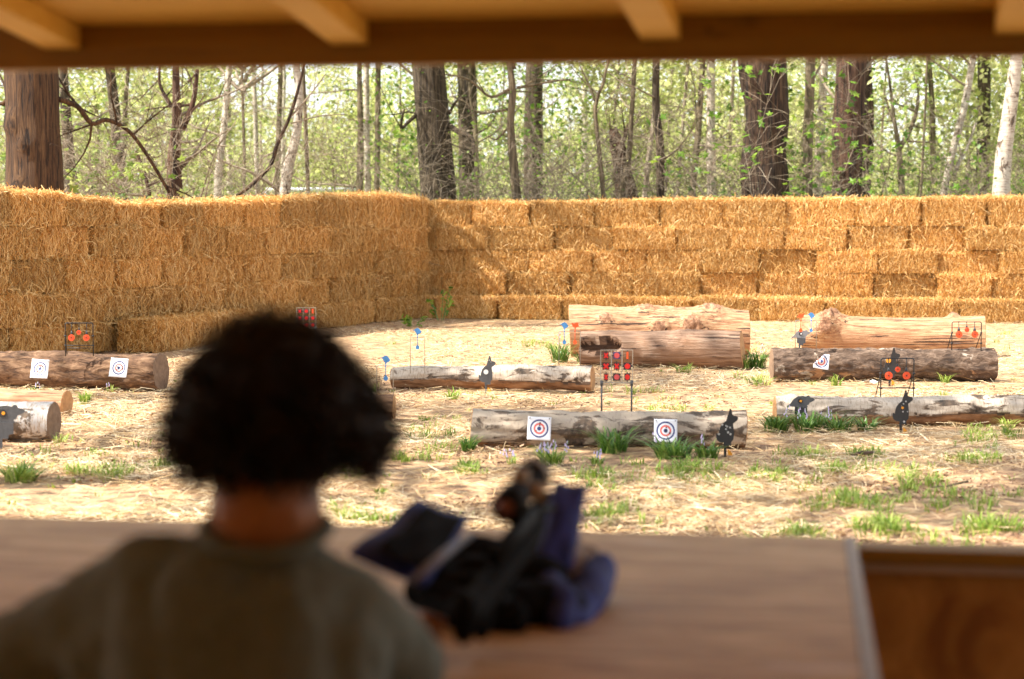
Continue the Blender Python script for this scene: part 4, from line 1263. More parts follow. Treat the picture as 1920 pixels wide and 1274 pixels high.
tree('oak_tree', [(1436, 374), (1432, 280), (1438, 210), (1430, 112)], [86, 78, 80, 84], 28, M_oak_dark, 'gnarled dark oak trunk with burrs behind the back wall', seed=4, lump=.12, burl=[(3.55, 3.9, .3, .18), (2.9, 5.8, .25, .10), (2.2, 3.6, .3, .12), (1.6, 4.2, .3, .10)],
     forks=[])
tree('redwood_tree', [(1588, 374), (1590, 260), (1597, 112)], [56, 58, 54], 30, M_redbark, 'broad reddish brown trunk right of the gnarled dark oak', seed=5, lump=.07, ntw=3)
tree('brown_tree', [(1622, 374), (1628, 250), (1622, 112)], [20, 22, 24], 35, M_oak_dark, 'dark narrower trunk half behind the broad reddish one', seed=6)
tree('birch_tree', [(533, 366), (541, 310), (556, 250), (560, 180), (555, 118)], [22, 22, 17, 16, 14], 29, M_birch, 'leaning birch with black and white bark above the left wall', seed=7, ntw=3, lump=.08)
tree('birch_tree', [(408, 374), (410, 320), (420, 240), (430, 120)], [15, 15, 13, 11], 32, M_birch, 'slightly leaning pale birch left of the goal', seed=8, ntw=3)
tree('birch_tree', [(1876, 366), (1882, 290), (1896, 190), (1908, 92)], [33, 30, 26, 22], 27, M_birch, 'stout white birch leaning right at the right edge', seed=9, ntw=3, lump=.08)
tree('birch_tree', [(1768, 370), (1785, 290), (1808, 200), (1826, 100)], [14, 14, 14, 13], 32, M_birch, 'birch leaning right, left of the stout white birch', seed=10, ntw=3, forks=[([(1788, 330), (1800, 300), (1812, 280), (1830, 230)], (9, 4))])
tree('birch_tree', [(1335, 376), (1333, 270), (1333, 115)], [18, 17, 15], 33, M_birch, 'straight pale birch left of the gnarled dark oak', seed=11, ntw=3)
tree('birch_tree', [(1532, 376), (1538, 260), (1546, 115)], [18, 17, 14], 34, M_birch, 'white birch between the gnarled oak and the reddish trunk', seed=12, ntw=1)
tree('brown_tree', [(1514, 376), (1515, 260), (1520, 112)], [20, 19, 18], 29, M_thin, 'straight olive brown trunk right of the gnarled oak', seed=13, ntw=3)
tree('sapling', [(971, 388), (962, 300), (957, 230), (961, 175), (955, 118)], [17, 16, 14, 14, 11], 27.6, M_thin, 'smooth olive sapling with side limbs right of the grey brown oak', seed=14, H=8, lump=.1,
     forks=[([(958, 165), (920, 182), (880, 150), (835, 140)], (6, 3), -.5), ([(968, 165), (1000, 160), (1040, 152), (1070, 150)], (6, 3)), ([(955, 205), (900, 212), (870, 190), (850, 182)], (5, 2), .5),
            ([(952, 240), (930, 262), (915, 255)], (5, 2)), ([(965, 130), (960, 100), (980, 80)], (8, 4))])
tree('sapling', [(1133, 382), (1124, 290), (1116, 200), (1130, 160), (1140, 118)], [9, 8, 8, 6, 5], 28, M_thin, 'very thin dark forked sapling left of the broken snag', seed=15, H=6, crown=False, ntw=8, forks=[([(1116, 190), (1100, 150), (1085, 120)], (5, 2))])
tree('sapling', [(1160, 382), (1178, 300), (1184, 220), (1190, 118)], [13, 11, 9, 8], 28.5, M_thin, 'thin leaning sapling right in front of the broken snag', seed=16, H=8, ntw=8)
tree('sapling', [(1238, 380), (1238, 280), (1230, 200), (1230, 118)], [15, 15, 14, 13], 28, M_oak_grey, 'straight olive grey sapling between the snag and the pale birch', seed=17, H=9, ntw=6)
tree('brown_tree', [(880, 378), (878, 260), (874, 118)], [38, 36, 34], 37, M_oak_grey, 'grey trunk with green leaves just right of the grey brown oak', seed=18, ntw=3)
tree('brown_tree', [(1000, 378), (1000, 260), (1002, 118)], [36, 36, 32], 40, M_oak_grey, 'soft grey brown trunk behind the smooth olive sapling', seed=19, ntw=3)
tree('brown_tree', [(1842, 372), (1844, 250), (1846, 100)], [26, 25, 24], 38, M_oak_grey, 'grey brown trunk between the two leaning birches', seed=20, ntw=3)
tree('brown_tree', [(228, 374), (220, 260), (205, 118)], [26, 22, 18], 34, M_oak_grey, 'grey leaning trunk above the left wall near the big oak', seed=21, ntw=3)
tree('brown_tree', [(135, 366), (130, 300), (118, 118)], [26, 22, 16], 33, M_oak_grey, 'shaded trunk just right of the massive left oak', seed=22, ntw=3)
tree('birch_tree', [(690, 370), (688, 260), (687, 118)], [12, 12, 11], 34, M_birch, 'slender white birch, one of the cluster left of the grey brown oak', seed=23)
tree('brown_tree', [(674, 370), (676, 260), (674, 118)], [14, 12, 9], 32, M_thin, 'ivy-dark thin trunk in the cluster left of the grey brown oak', seed=24, ntw=3)
tree('brown_tree', [(707, 370), (708, 260), (709, 118)], [11, 11, 10], 36, M_thin, 'brown thin trunk at the right of the slender cluster', seed=25)
tree('birch_tree', [(483, 372), (480, 260), (476, 118)], [9, 9, 8], 36, M_birch, 'thin white stem between the leaning birches at left', seed=26)
tree('young_tree', [(578, 372), (574, 260), (568, 118)], [8, 8, 7], 30, M_thin, 'thin straight stem right of the black and white birch', seed=27, H=8)
tree('young_tree', [(519, 360), (522, 260), (526, 118)], [10, 10, 9], 36, M_thin, 'thin brown stem left of the black and white birch', seed=28)
tree('young_tree', [(457, 372), (458, 300), (453, 118)], [6, 6, 5], 32, M_thin, 'hair-thin stem right of the slightly leaning birch', seed=29, H=7)
tree('forked_tree', [(1692, 372), (1688, 310), (1684, 270), (1678, 232)], [13, 12, 11, 7], 33, M_thin, 'small forked tree right of the reddish brown trunks', seed=30, H=5.2, crown=False, ntw=4, forks=[([(1686, 280), (1706, 245), (1718, 210), (1722, 180)], (10, 6)), ([(1680, 240), (1668, 210), (1660, 180)], (6, 3))])
tree('young_tree', [(1752, 372), (1750, 300), (1748, 210), (1742, 118)], [13, 12, 11, 9], 38, M_thin, 'grey brown stem left of the leaning birches at right', seed=31)
tree('young_tree', [(1726, 372), (1730, 300), (1738, 118)], [5, 5, 4], 31, M_thin, 'very thin dark stem right of the forked tree', seed=32, H=7, crown=False, ntw=3)
tree('young_tree', [(1208, 380), (1216, 300), (1226, 220), (1232, 118)], [11, 10, 8, 6], 33, M_pale, 'pale leaning stem right of the broken snag', seed=33, ntw=3)
tree('young_tree', [(1270, 380), (1275, 300), (1290, 118)], [8, 7, 6], 36, M_pale, 'pale stem left of the straight birch', seed=34)
tree('young_tree', [(1372, 376), (1368, 300), (1376, 118)], [9, 8, 7], 38, M_pale, 'pale stem touching the gnarled oak on its left', seed=35)
# the snag with a broken top
tree('broken_snag', [(1178, 382), (1168, 320), (1158, 270), (1150, 238)], [44, 34, 30, 9], 30, M_redbark, 'broken dark snag with a jagged top behind the thin saplings', cat='dead tree', seed=36, H=0, crown=False, lump=.22,
     forks=[([(1166, 270), (1174, 250), (1176, 232)], (10, 2)), ([(1148, 262), (1142, 246)], (7, 2))])
# crooked bough rising from behind the left wall
tree('crooked_branch_tree', [(432, 376), (470, 350), (508, 310), (518, 275), (545, 215), (566, 140), (575, 100)], [10, 9, 8, 8, 7, 5, 4], 26.5, M_oak_dark, 'crooked dark bough bending up over the left wall', cat='tree', seed=37, H=0, crown=False, ntw=7,
     forks=[([(540, 225), (580, 180), (610, 140)], (4, 2)), ([(545, 232), (600, 218), (650, 215)], (3, 1.5)), ([(515, 285), (490, 300), (480, 340)], (3, 1.5))])

# bare and leafing shrubs behind the walls
def shrub(px, py, Y, spread, H, n, label, group, seed, leaves=0, leafsize=.1, ml=None, lob=False, m=M_twig, r0=.023, lean=(0, 0), lvl=0, name='shrub'):
    rg = random.Random(seed); nr = np.random.default_rng(seed)
    Y = Y + (2.0 if px > 640 else .5)
    p = atd(px, py, Y); O = Vector((p.x, p.y, 0))
    e = empty(name, O); tag(e, label, 'shrub', group)
    n = n + (0 if lob else 4)
    mb = MB(); tips = []
    for i in range(n):
        a = rg.uniform(0, 6.28)
        d = Vector((math.cos(a) * spread + lean[0], math.sin(a) * spread * .6 + lean[1], 1))
        grow(mb, Vector((rg.gauss(0, .15), rg.gauss(0, .12), 0)), d, H * rg.uniform(.7, 1.15), r0 * rg.uniform(.6, 1.2), lvl, rg, tips, 5, .28, .03, 5)
    mb.build('branches', m, e)
    if leaves:
        T_ = np.array([t[0][:] for t in tips if t[0].z > 1.0])
        C = T_[nr.integers(0, len(T_), leaves)] + nr.normal(0, .07 if lob else .12, (leaves, 3))
        if lob: V, F, r = lobed(C, leafsize, nr)
        else: V, F, r = quadleaves(C, leafsize, nr)
        link('leaves', npmesh('leaves', V, F, ml or M_leaf, r=r), e)
    return e
G = 'bare shrubs behind the straw walls'
SH = [
 (1530, 374, 27.9, .85, 2.7, 6, 'leafy maple shrub spreading across the gnarled oak and the reddish trunk', 460, .18, M_leaf_deep, True, 5),
 (200, 380, 25.5, .7, 2.4, 6, 'bright green maple shrub beside the massive left oak', 520, .17, M_leaf, True, 6),
 (1650, 374, 28.6, .8, 3.0, 4, 'maple shrub with sparse green leaves above the back wall at right', 240, .18, M_leaf_deep, True, 8),
 (260, 372, 26.5, .9, 3.2, 9, 'tangled bare brown thicket left of the forked brown tree', 26, .09, M_leaf, False, 9),
 (150, 372, 27, .9, 3.2, 6, 'bare twiggy shrub right behind the massive left oak', 30, .1, M_leaf, False, 10),
 (385, 374, 28, .8, 2.9, 5, 'bare grey shrub between the forked brown tree and the birch', 60, .07, M_leaf, False, 11),
 (620, 376, 29, .9, 2.6, 5, 'bare thin-branched shrub above the left wall by the goal', 60, .06, M_leaf, False, 12),
 (745, 380, 28, .9, 2.8, 5, 'dark twiggy shrub left of the broad grey brown oak', 120, .07, M_leaf_deep, False, 13),
 (905, 380, 31, .8, 3.2, 5, 'leafing shrub between the grey brown oak and the smooth sapling', 600, .08, M_leaf_deep, False, 14),
 (1040, 382, 28, .8, 2.5, 7, 'bare pale-twigged shrub right of the smooth olive sapling', 40, .06, M_leaf, False, 15),
 (1095, 382, 28.5, .8, 2.6, 7, 'bare pale-twigged shrub left of the broken snag', 60, .06, M_leaf, False, 16),
 (1195, 382, 29, .7, 2.4, 6, 'pale twigs rising in front of the broken snag', 40, .06, M_leaf, False, 17),
 (1290, 380, 29, .9, 2.8, 6, 'bare shrub between the olive sapling and the straight birch', 60, .06, M_leaf, False, 18),
 (1365, 376, 27.6, .9, 2.5, 5, 'bare pale branches reaching across the gnarled oak from its left', 30, .06, M_leaf, False, 19),
 (1710, 372, 30, .9, 3.0, 5, 'bare shrub by the forked tree at right', 160, .07, M_leaf_deep, False, 20),
 (1800, 370, 30, .9, 2.6, 5, 'leafing shrub between the leaning birches at right', 500, .09, M_leaf_deep, False, 21),
 (1900, 366, 29, .8, 2.8, 4, 'leafing shrub at the right edge behind the stout birch', 360, .1, M_leaf_deep, False, 22),
 (20, 366, 30, .8, 2.4, 4, 'green shrub behind the massive left oak', 300, .1, M_leaf_deep, False, 23),
 (1470, 374, 31, .8, 2.6, 4, 'grey bare shrub showing right of the gnarled oak', 80, .07, M_leaf, False, 24),
]
for (px, py, Y, spd, H, n, lb, lv, ls, ml, lob, sd) in SH:
    shrub(px, py, Y, spd, H, n, lb, G, sd, lv, ls, ml, lob)

# trees deeper in the wood: one of each kind with trunk and crown, then copies
def far_tree(seed, H, Rr, nl, leaf, lo=.12, r0=.10, m=M_thin, ml=M_leaf_far):
    rg = random.Random(seed); nr = np.random.default_rng(seed)
    mb = MB(); pts = [Vector((0, 0, -.1))]; q = Vector((0, 0, -.1))
    for i in range(10):
        q = q + Vector((rg.gauss(0, .06), rg.gauss(0, .06), H / 10)); pts.append(q.copy())
    mb.tube(pts, [r0 * (1 - .085 * i) for i in range(11)], 8, caps=False)
    br = MB(); tips = []
    for i in range(22):
        k = rg.uniform(lo, .95); p = pts[int(k * 10)].lerp(pts[min(10, int(k * 10) + 1)], k * 10 % 1)
        a = rg.uniform(0, 6.28)
        grow(br, p, Vector((math.cos(a), math.sin(a), rg.uniform(.0, .8))), Rr * rg.uniform(.5, 1.1) * (1.1 - k * .5), r0 * .3, 1, rg, tips, 3, .3, .08, 4)
    T_ = np.array([t[0][:] for t in tips])
    C = T_[nr.integers(0, len(T_), nl)] + nr.normal(0, .22, (nl, 3))
    V, F, r = quadleaves(C, leaf, nr)
    b = len(br.v)
    tm = npmesh('trunk', np.array(mb.v), np.array(mb.q), m, smooth=True)
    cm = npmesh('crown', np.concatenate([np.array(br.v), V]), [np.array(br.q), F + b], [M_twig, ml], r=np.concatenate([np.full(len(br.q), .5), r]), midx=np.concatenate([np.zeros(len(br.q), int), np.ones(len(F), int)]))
    return tm, cm
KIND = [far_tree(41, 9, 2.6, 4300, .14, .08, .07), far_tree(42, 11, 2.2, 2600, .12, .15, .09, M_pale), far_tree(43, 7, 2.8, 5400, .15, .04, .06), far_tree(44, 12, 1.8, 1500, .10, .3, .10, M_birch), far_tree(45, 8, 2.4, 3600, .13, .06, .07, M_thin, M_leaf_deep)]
KLAB = ['yellow green young tree deep in the sunlit wood', 'pale trunked tree with thin spring foliage deep in the wood', 'low bushy tree with bright yellow green leaves deep in the wood',
        'slender birch with sparse leaves deep in the wood', 'deeper green young tree in the background of the wood']
r5 = random.Random(99)
cand = []
for i in range(66):
    Yd = 36 + 46 * (i / 66) ** 1.15 + r5.uniform(-2, 2)
    pxd = -420 + 2800 * ((i * 0.61803) % 1)
    # bright open patches of sky stay clear
    k = r5.choices([0, 1, 2, 3, 4], [5, 1.5, 6, 1.5, 3])[0]
    if 1010 < pxd < 1100 and Yd < 60: k = 3
    if 480 < pxd < 720 and Yd < 56: Yd += 26
    cand.append((pxd, Yd, k))
for (pxd, Yd, k) in cand:
    p = atd(pxd, 400, Yd)
    e = empty('woodland_tree', (p.x, p.y, 0), r5.uniform(0, 6.28)); tag(e, KLAB[k], 'tree', 'woodland trees: ' + KLAB[k])
    s = r5.uniform(.85, 1.2); e.scale = (s, s, s)
    link('trunk', KIND[k][0], e); link('crown', KIND[k][1], e)

def far_wood():
    nr = np.random.default_rng(5)
    n = 90000
    Y = nr.uniform(84, 150, n); X = nr.uniform(-1, 1, n) * Y * .42
    top = np.array([5.5 + 5.5 * mnoise.noise(Vector((x * .07, y * .05, 0))) + 3 * mnoise.noise(Vector((x * .25, y * .2, 4))) for x, y in zip(X, Y)])
    Z = nr.random(n) ** .9 * np.maximum(top, 2.0) * 1.25
    C = np.stack([X, Y, Z], 1) + nr.normal(0, .3, (n, 3))
    V, F, r = quadleaves(C, .42, nr)
    cl = np.array([mnoise.noise(Vector((x * .3, y * .15, z * .4))) for x, y, z in zip(X, Y, Z)])
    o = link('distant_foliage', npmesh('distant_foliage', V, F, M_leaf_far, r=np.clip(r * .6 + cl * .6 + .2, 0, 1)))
    tag(o, 'pale yellow green mass of far-off woodland foliage', 'woodland', kind='stuff')
    n = 26000
    Y = nr.uniform(31, 75, n) ; X = nr.uniform(-1, 1, n) * Y * .38
    cl = np.array([mnoise.noise(Vector((x * .45, y * .3, 8))) for x, y in zip(X, Y)])
    k = nr.random(n) < np.clip(.35 + cl * 1.4, 0.03, 1)
    px_ = 960 + X / Y * FPX
    k &= ~((px_ > 470) & (px_ < 730) & (Y < 56))
    X, Y = X[k], Y[k]; n = len(X)
    Z = nr.random(n) * (.7 + .9 * np.clip(cl[k] + .3, 0, 1))
    V, F, r = quadleaves(np.stack([X, Y, Z], 1), .13, nr)
    o = link('undergrowth', npmesh('undergrowth', V, F, M_leaf, r=r))
    tag(o, 'low green undergrowth covering the floor of the wood', 'undergrowth', kind='stuff')
far_wood()

# football goal far behind
g0 = atd(499, 356, 52); g1 = atd(668, 356, 52)
goal = empty('football_goal', ((g0.x + g1.x) / 2, 52, 0)); tag(goal, 'white football goal frame seen between trees beyond the left wall', 'football goal')
hw = (g1.x - g0.x) / 2
q = MB(); q.tube([(-hw, 0, g0.z), (hw, 0, g0.z)], .06, 10); q.build('crossbar', M_whitepaint, goal, smooth=True)
for s in (-1, 1):
    q = MB(); q.tube([(s * hw, 0, 0), (s * hw, 0, g0.z - .06)], .05, 10); q.build('post', M_whitepaint, goal, smooth=True)
q = MB()
for i in range(30):
    x = -hw + 2 * hw * i / 29
    q.tube([(x, 0.02, g0.z - .06), (x, .9, .02)], .004, 3)
for i in range(12):
    t = i / 11
    q.tube([(-hw, .02 + .88 * t, (g0.z - .06) * (1 - t) + .02), (hw, .02 + .88 * t, (g0.z - .06) * (1 - t) + .02)], .004, 3)
q.build('net', M_whitepaint, goal)

# trees on the left of the range, outside the frame: their trunks and crowns throw the shade bands on the straw
for (x, y, H, w, sd, lb) in [(-4.6, 8.7, 12, .34, 51, 'tall tree standing left of the range'), (-6.8, 9.9, 11, .28, 52, 'second tree standing left of the range beyond the frame'), (-7.6, 13.2, 12, .30, 53, 'tree left of the range level with the brown log')]:
    rg = random.Random(sd); e = empty('oak_tree', (x, y, 0)); tag(e, lb, 'tree', 'trees beside the range')
    mb = MB(); pts = [Vector((0, 0, -.1))]; qv = Vector((0, 0, -.1))
    for i in range(14): qv = qv + Vector((rg.gauss(0, .06), rg.gauss(0, .06), H / 14)); pts.append(qv.copy())
    mb.tube(pts, [w / 2 * (1 - .055 * i) for i in range(15)], 16, caps=False); mb.build('trunk', M_oak_grey, e, smooth=True)
    c = link('crown', DENSE, e, (0, 0, H * .42), (0, 0, sd)); c.scale = (1.15, 1.15, 1.1)

# ------------------------------------------------------------------ shelter (foreground)
TZ = 0.70
yaw = math.atan(547 / FPX)
U = Vector((math.sin(yaw), math.cos(yaw), 0)); Vv = Vector((math.cos(yaw), -math.sin(yaw), 0))
cornr = at(1605, 1008, TZ)
def L2W(a, b, z): return cornr + Vv * a + U * b + Vector((0, 0, z - TZ))   # a to the right, b away from the camera
MR = Matrix.Rotation(-yaw, 3, 'Z')
shelter = empty('wooden_shelter', L2W(-1.2, -1.5, 0)); tag(shelter, 'pine shelter with roof joists and front beam over the shooting bench', 'shelter')
SO = shelter.location.copy()
def sbox(name, a0, a1, b0, b1, z0, z1, m, bev=.003, parent=shelter):
    mb = MB(); c = Vector(((a1 + a0) / 2, (b0 + b1) / 2, (z0 + z1) / 2))
    mb.box((0, 0, 0), a1 - a0, b1 - b0, z1 - z0)
    w = L2W(c.x, c.y, c.z)
    o = mb.build(name, m, parent, w - (SO if parent is shelter else Vector((0, 0, 0))), (0, 0, -yaw), bevel=bev)
    return o
BZ = 1.589                     # underside of the front beam
sbox('front_beam', -4.2, 2.2, 0.0, .05, BZ, BZ + .145, M_header)
# rafters and boards slope down towards the range
RS = math.tan(math.radians(7.5))
def roof_pt(a, b, dz=0): return L2W(a, b, BZ + .083 - b * RS + dz) - SO
ra = math.radians(90 - 8.9)
def rafter(pxr, w=.072, h=.046):
    p = atd(pxr, 60, 3.5)
    rel = p - cornr; a = rel.dot(Vv)
    mb = MB()
    skew = .055
    V = []
    for b in (0.0, -5.0):
        for da in (-w, 0):
            for dz in (-h, -.001):
                V.append(roof_pt(a + da - b * -skew, b - .001, dz))
    mb.add(V, [(0, 1, 3, 2), (4, 6, 7, 5), (0, 4, 5, 1), (2, 3, 7, 6), (0, 2, 6, 4), (1, 5, 7, 3)])
    o = mb.build('rafter', M_pine, shelter, None, None, bevel=.002)
    return o
for px_ in (78, 668, 1275, 1930): rafter(px_)
for i in range(28):
    b1 = .30 - i * .19; b0 = b1 - .187
    mb = MB(); V = []
    for b in (b0, b1):
        for a in (-4.2, 2.2):
            for dz in (.0, .018): V.append(roof_pt(a, b, dz + (.0 if b > -0.01 else 0)))
    if b1 > 0: pass
    mb.add(V, [(0, 2, 3, 1), (4, 5, 7, 6), (0, 4, 6, 2), (1, 3, 7, 5), (0, 1, 5, 4), (2, 6, 7, 3)])
    mb.build('roof_board', M_pine, shelter)
# front wall at the right of the bench, posts, added unseen walls
sbox('front_rail', .004, 2.2, -.09, .0, TZ - .032, TZ - .006, M_header)
sbox('rail_trim', .004, 2.2, -.098, -.0605, TZ - .048, TZ - .033, M_edge)
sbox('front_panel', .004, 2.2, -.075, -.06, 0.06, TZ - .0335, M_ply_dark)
for a in (-4.1, 2.1):
    sbox('post', a - .05, a + .05, -.15, -.002 if a < 0 else -.11, 0, BZ + .13, M_header)
    sbox('post', a - .05, a + .05, -4.0, -3.9, 0, BZ + .5, M_header)
sbox('added_side_wall', -4.17, -4.152, -4.2, -1.3, .06, BZ + .25, M_pine)  # unseen, added to keep side light off the interior; pine for warm bounce
sbox('added_side_wall', 2.152, 2.17, -4.2, -1.3, .06, BZ + .25, M_pine)
sbox('added_back_wall', -4.15, 2.15, -4.25, -4.23, 0, BZ + .7, M_pine)  # unseen, added to stop light reaching beam and child from behind
sbox('floor_deck', -4.1, 2.1, -5.0, .0, .0, .06, M_ply)
# bench
bench = empty('shooting_bench', L2W(-1.8, -.6, 0)); tag(bench, 'long plywood shooting bench the child leans on', 'bench')
def bbox(name, a0, a1, b0, b1, z0, z1, m, bev=.002):
    mb = MB(); mb.box((0, 0, 0), a1 - a0, b1 - b0, z1 - z0)
    return mb.build(name, m, bench, L2W((a0 + a1) / 2, (b0 + b1) / 2, (z0 + z1) / 2) - bench.location, (0, 0, -yaw), bevel=bev)
bbox('bench_top', -3.9, -.022, -1.28, 0.0, TZ - .018, TZ, M_ply)
bbox('edge_strip', -.0215, 0.0, -1.28, 0.0, TZ - .022, TZ + .0015, M_edge)
for a in (-3.8, -2.0, -.1):
    for b in (-1.2, -.1): bbox('leg', a - .035, a + .035, b - .035, b + .035, .06, TZ - .02, M_header)
bbox('apron', -3.85, -.06, -.035, -.015, TZ - .12, TZ - .02, M_header)

# ------------------------------------------------------------------ person
def blob_mesh(name, chains, m, parent, voxel=.006, smooth_it=6, origin=Vector((0, 0, 0)), disp=None, ell=()):
    bm = bmesh.new()
    def sph(c, r, sc=(1, 1, 1), rot=None, sub=2):
        M_ = Matrix.Translation(Vector(c) - origin)
        if rot is not None: M_ = M_ @ rot
        M_ = M_ @ Matrix.Diagonal((r * sc[0], r * sc[1], r * sc[2], 1))
        bmesh.ops.create_icosphere(bm, subdivisions=sub, radius=1, matrix=M_)
    for ch in chains:
        for (p0, r0), (p1, r1) in zip(ch, ch[1:]):
            p0 = Vector(p0); p1 = Vector(p1); L = (p1 - p0).length
            n = max(2, int(L / (min(r0, r1) * .32)))
            for i in range(n + 1):
                t = i / n; sph(p0.lerp(p1, t), r0 + (r1 - r0) * t, sub=2 if max(r0, r1) > .02 else 1)
    for (c, rx, ry, rz, rot) in ell:
        sph(c, 1, (rx, ry, rz), rot, 3)
    me = bpy.data.meshes.new(name); bm.to_mesh(me); bm.free()
    me.materials.append(m)
    o = link(name, me, parent)
    if parent is None: o.location = origin
    rm = o.modifiers.new('remesh', 'REMESH'); rm.mode = 'VOXEL'; rm.voxel_size = voxel; rm.use_smooth_shade = True
    s = o.modifiers.new('smooth', 'SMOOTH'); s.factor = .6; s.iterations = smooth_it
    if disp:
        tx = bpy.data.textures.new(name + ' folds', 'CLOUDS'); tx.noise_scale = disp[1]
        d = o.modifiers.new('folds', 'DISPLACE'); d.texture = tx; d.strength = disp[0]; d.mid_level = .5; d.texture_coords = 'LOCAL'
    return o

M_skin = plain('brown skin', (0.34, 0.15, 0.06), .5, 0, .08, 8)
M_hair = plain('black curly hair', (0.010, 0.0055, 0.0035), .6, 0, .3, 30, .3)
M_shirt = noisy('olive grey jersey', [(.35, (.125, .155, .135)), (.65, (.158, .192, .168))], 60, (1, 1, 1), .95, 3, .1, .002)
M_jeans = plain('dark trousers', (.03, .035, .05), .9, 0, .2, 40)
M_shoe = plain('grey shoes', (.12, .12, .12), .7, 0, .2, 30)
PY = 2.10
person = empty('person', (-.28, PY, .06))
tag(person, 'child seen from behind, dark curly hair, olive grey T-shirt, leaning on the bench', 'person')
PO = person.location.copy()
hc = Vector((-.268, PY + .02, 1.075))
nk = Vector((-.278, PY - .0, .955))
shL = Vector((-.420, PY + .03, .875)); elL = Vector((-.625, PY + .15, .735)); haL = Vector((-.30, PY + .46, .735))
shR = Vector((-.180, PY + .02, .850)); elR = Vector((-.130, PY + .14, .735)); haR = Vector((-.135, PY + .28, .755))
hip = Vector((-.29, PY - .03, .52))
chains = [
    [(nk + Vector((0, .02, .06)), .060), (nk, .068), (nk + Vector((0, .012, -.07)), .046)],
    [(shL + Vector((0, 0, -.01)), .036), (elL, .034), (elL.lerp(haL, .5), .029), (haL, .021)],
    [(shR + Vector((0, 0, -.02)), .036), (elR, .034), (elR.lerp(haR, .5), .029), (haR, .021)],
    [(nk + Vector((-.02, 0, -.085)), .032), (shL + Vector((0, 0, -.01)), .034)], [(nk + Vector((.02, 0, -.085)), .032), (shR + Vector((0, 0, -.02)), .034)],
    [(nk + Vector((0, 0.01, -.13)), .045), (hip + Vector((0, 0, .15)), .065), (hip, .09)],
    [(hip + Vector((-.06, 0, 0)), .075), (Vector((-.37, PY - .02, .33)), .05), (Vector((-.37, PY - .04, .12)), .034)],
    [(hip + Vector((.06, 0, 0)), .075), (Vector((-.21, PY - .02, .33)), .05), (Vector((-.21, PY - .04, .12)), .034)],
]
# hands: palm, four fingers, thumb
def hand(h, d, up, side):
    d = d.normalized(); s = d.cross(up).normalized() * side; up = up.normalized()
    chains.append([(h, .019), (h + d * .035 + s * .008, .017)]); chains.append([(h + s * .012, .015), (h + d * .045 + s * .016, .013)]); chains.append([(h - s * .012, .015), (h + d * .045 - s * .014, .013)])
    for i, L in enumerate((.042, .050, .046, .036)):
        o = s * (.021 - .0135 * i)
        k0 = h + d * .05 + o; k1 = k0 + d * L * .5 - up * .004; k2 = k1 + d * L * .32 - up * .012; k3 = k2 + d * L * .15 - up * .014
        chains.append([(k0, .0078), (k1, .0070), (k2, .0064), (k3, .0056)])
    t0 = h + s * .018 + d * .012
    chains.append([(t0, .010), (t0 + s * .018 + d * .02, .0085), (t0 + s * .020 + d * .042 - up * .008, .0072)])
hand(haL, Vector((.75, .65, -.02)), Vector((0, 0, 1)), 1)
hand(haR, Vector((.15, 1, -.15)), Vector((-.9, .1, .3)), -1)
face = [
    (hc, .073, .088, .092, None), (hc + Vector((0, .035, -.055)), .052, .055, .048, None),
    (hc + Vector((0, .094, -.012)), .010, .016, .018, None), (hc + Vector((0, .09, -.045)), .020, .010, .007, None),
    (hc + Vector((-.076, .0, -.015)), .010, .018, .026, None), (hc + Vector((.076, .0, -.015)), .010, .018, .026, None),
]
body = blob_mesh('body', [[(Vector(p) - Vector((0, 0, 0)), r) for p, r in ch] for ch in chains], M_skin, person, .0045, 5, PO, None, face)
for sx in (-1, 1):
    ey = MB(); c = hc + Vector((sx * .03, .078, .008)) - PO
    ey.tube([c, c + Vector((0, .008, 0)), c + Vector((0, .011, 0))], [.011, .009, .002], 12); ey.build('eye', M_holewhite, person, smooth=True)
# T-shirt with wide sleeves
sw = [
    [(nk + Vector((-.02, -.01, -.066)), .054), (nk + Vector((-.07, -.0, -.078)), .05), (shL + Vector((.01, 0, -.004)), .056), (shL.lerp(elL, .95), .062)],
    [(nk + Vector((.02, -.01, -.069)), .052), (nk + Vector((.06, -.0, -.092)), .05), (shR + Vector((-.01, 0, -.012)), .054), (shR.lerp(elR, .95), .054)],
    [(Vector((-.39, PY + .0, .81)), .075), (Vector((-.37, PY, .50)), .08)], [(Vector((-.21, PY + .0, .80)), .070), (Vector((-.20, PY, .50)), .08)],
    [(Vector((-.33, PY - .02, .845)), .078), (Vector((-.33, PY - .02, .50)), .10)], [(Vector((-.26, PY - .02, .835)), .078), (Vector((-.25, PY - .02, .50)), .10)],
    [(Vector((-.40, PY + .02, .83)), .07), (Vector((-.47, PY + .06, .78)), .06)],
]
shirt = blob_mesh('t_shirt', sw, M_shirt, person, .007, 9, PO, (.022, .09))
col = MB()
cc = nk + Vector((.0, -.003, -.023)) - PO
col.tube([cc + Vector((math.cos(t) * .070, math.sin(t) * .066, .012 * math.sin(t) + .004 * math.cos(2 * t))) for t in [2 * PI * i / 28 for i in range(29)]], .0085, 8, caps=False)
col.build('collar', M_shirt, person, smooth=True)
blob_mesh('trousers', [[(hip + Vector((-.05, 0, .04)), .1), (hip + Vector((-.06, 0, 0)), .088), (Vector((-.37, PY - .02, .33)), .064), (Vector((-.37, PY - .04, .14)), .052)],
                       [(hip + Vector((.05, 0, .04)), .1), (hip + Vector((.06, 0, 0)), .088), (Vector((-.21, PY - .02, .33)), .064), (Vector((-.21, PY - .04, .14)), .052)]], M_jeans, person, .01, 4, PO)
for x in (-.37, -.21):
    blob_mesh('shoe', [[(Vector((x, PY - .07, .10)), .036), (Vector((x, PY + .09, .095)), .032)]], M_shoe, person, .008, 3, PO)
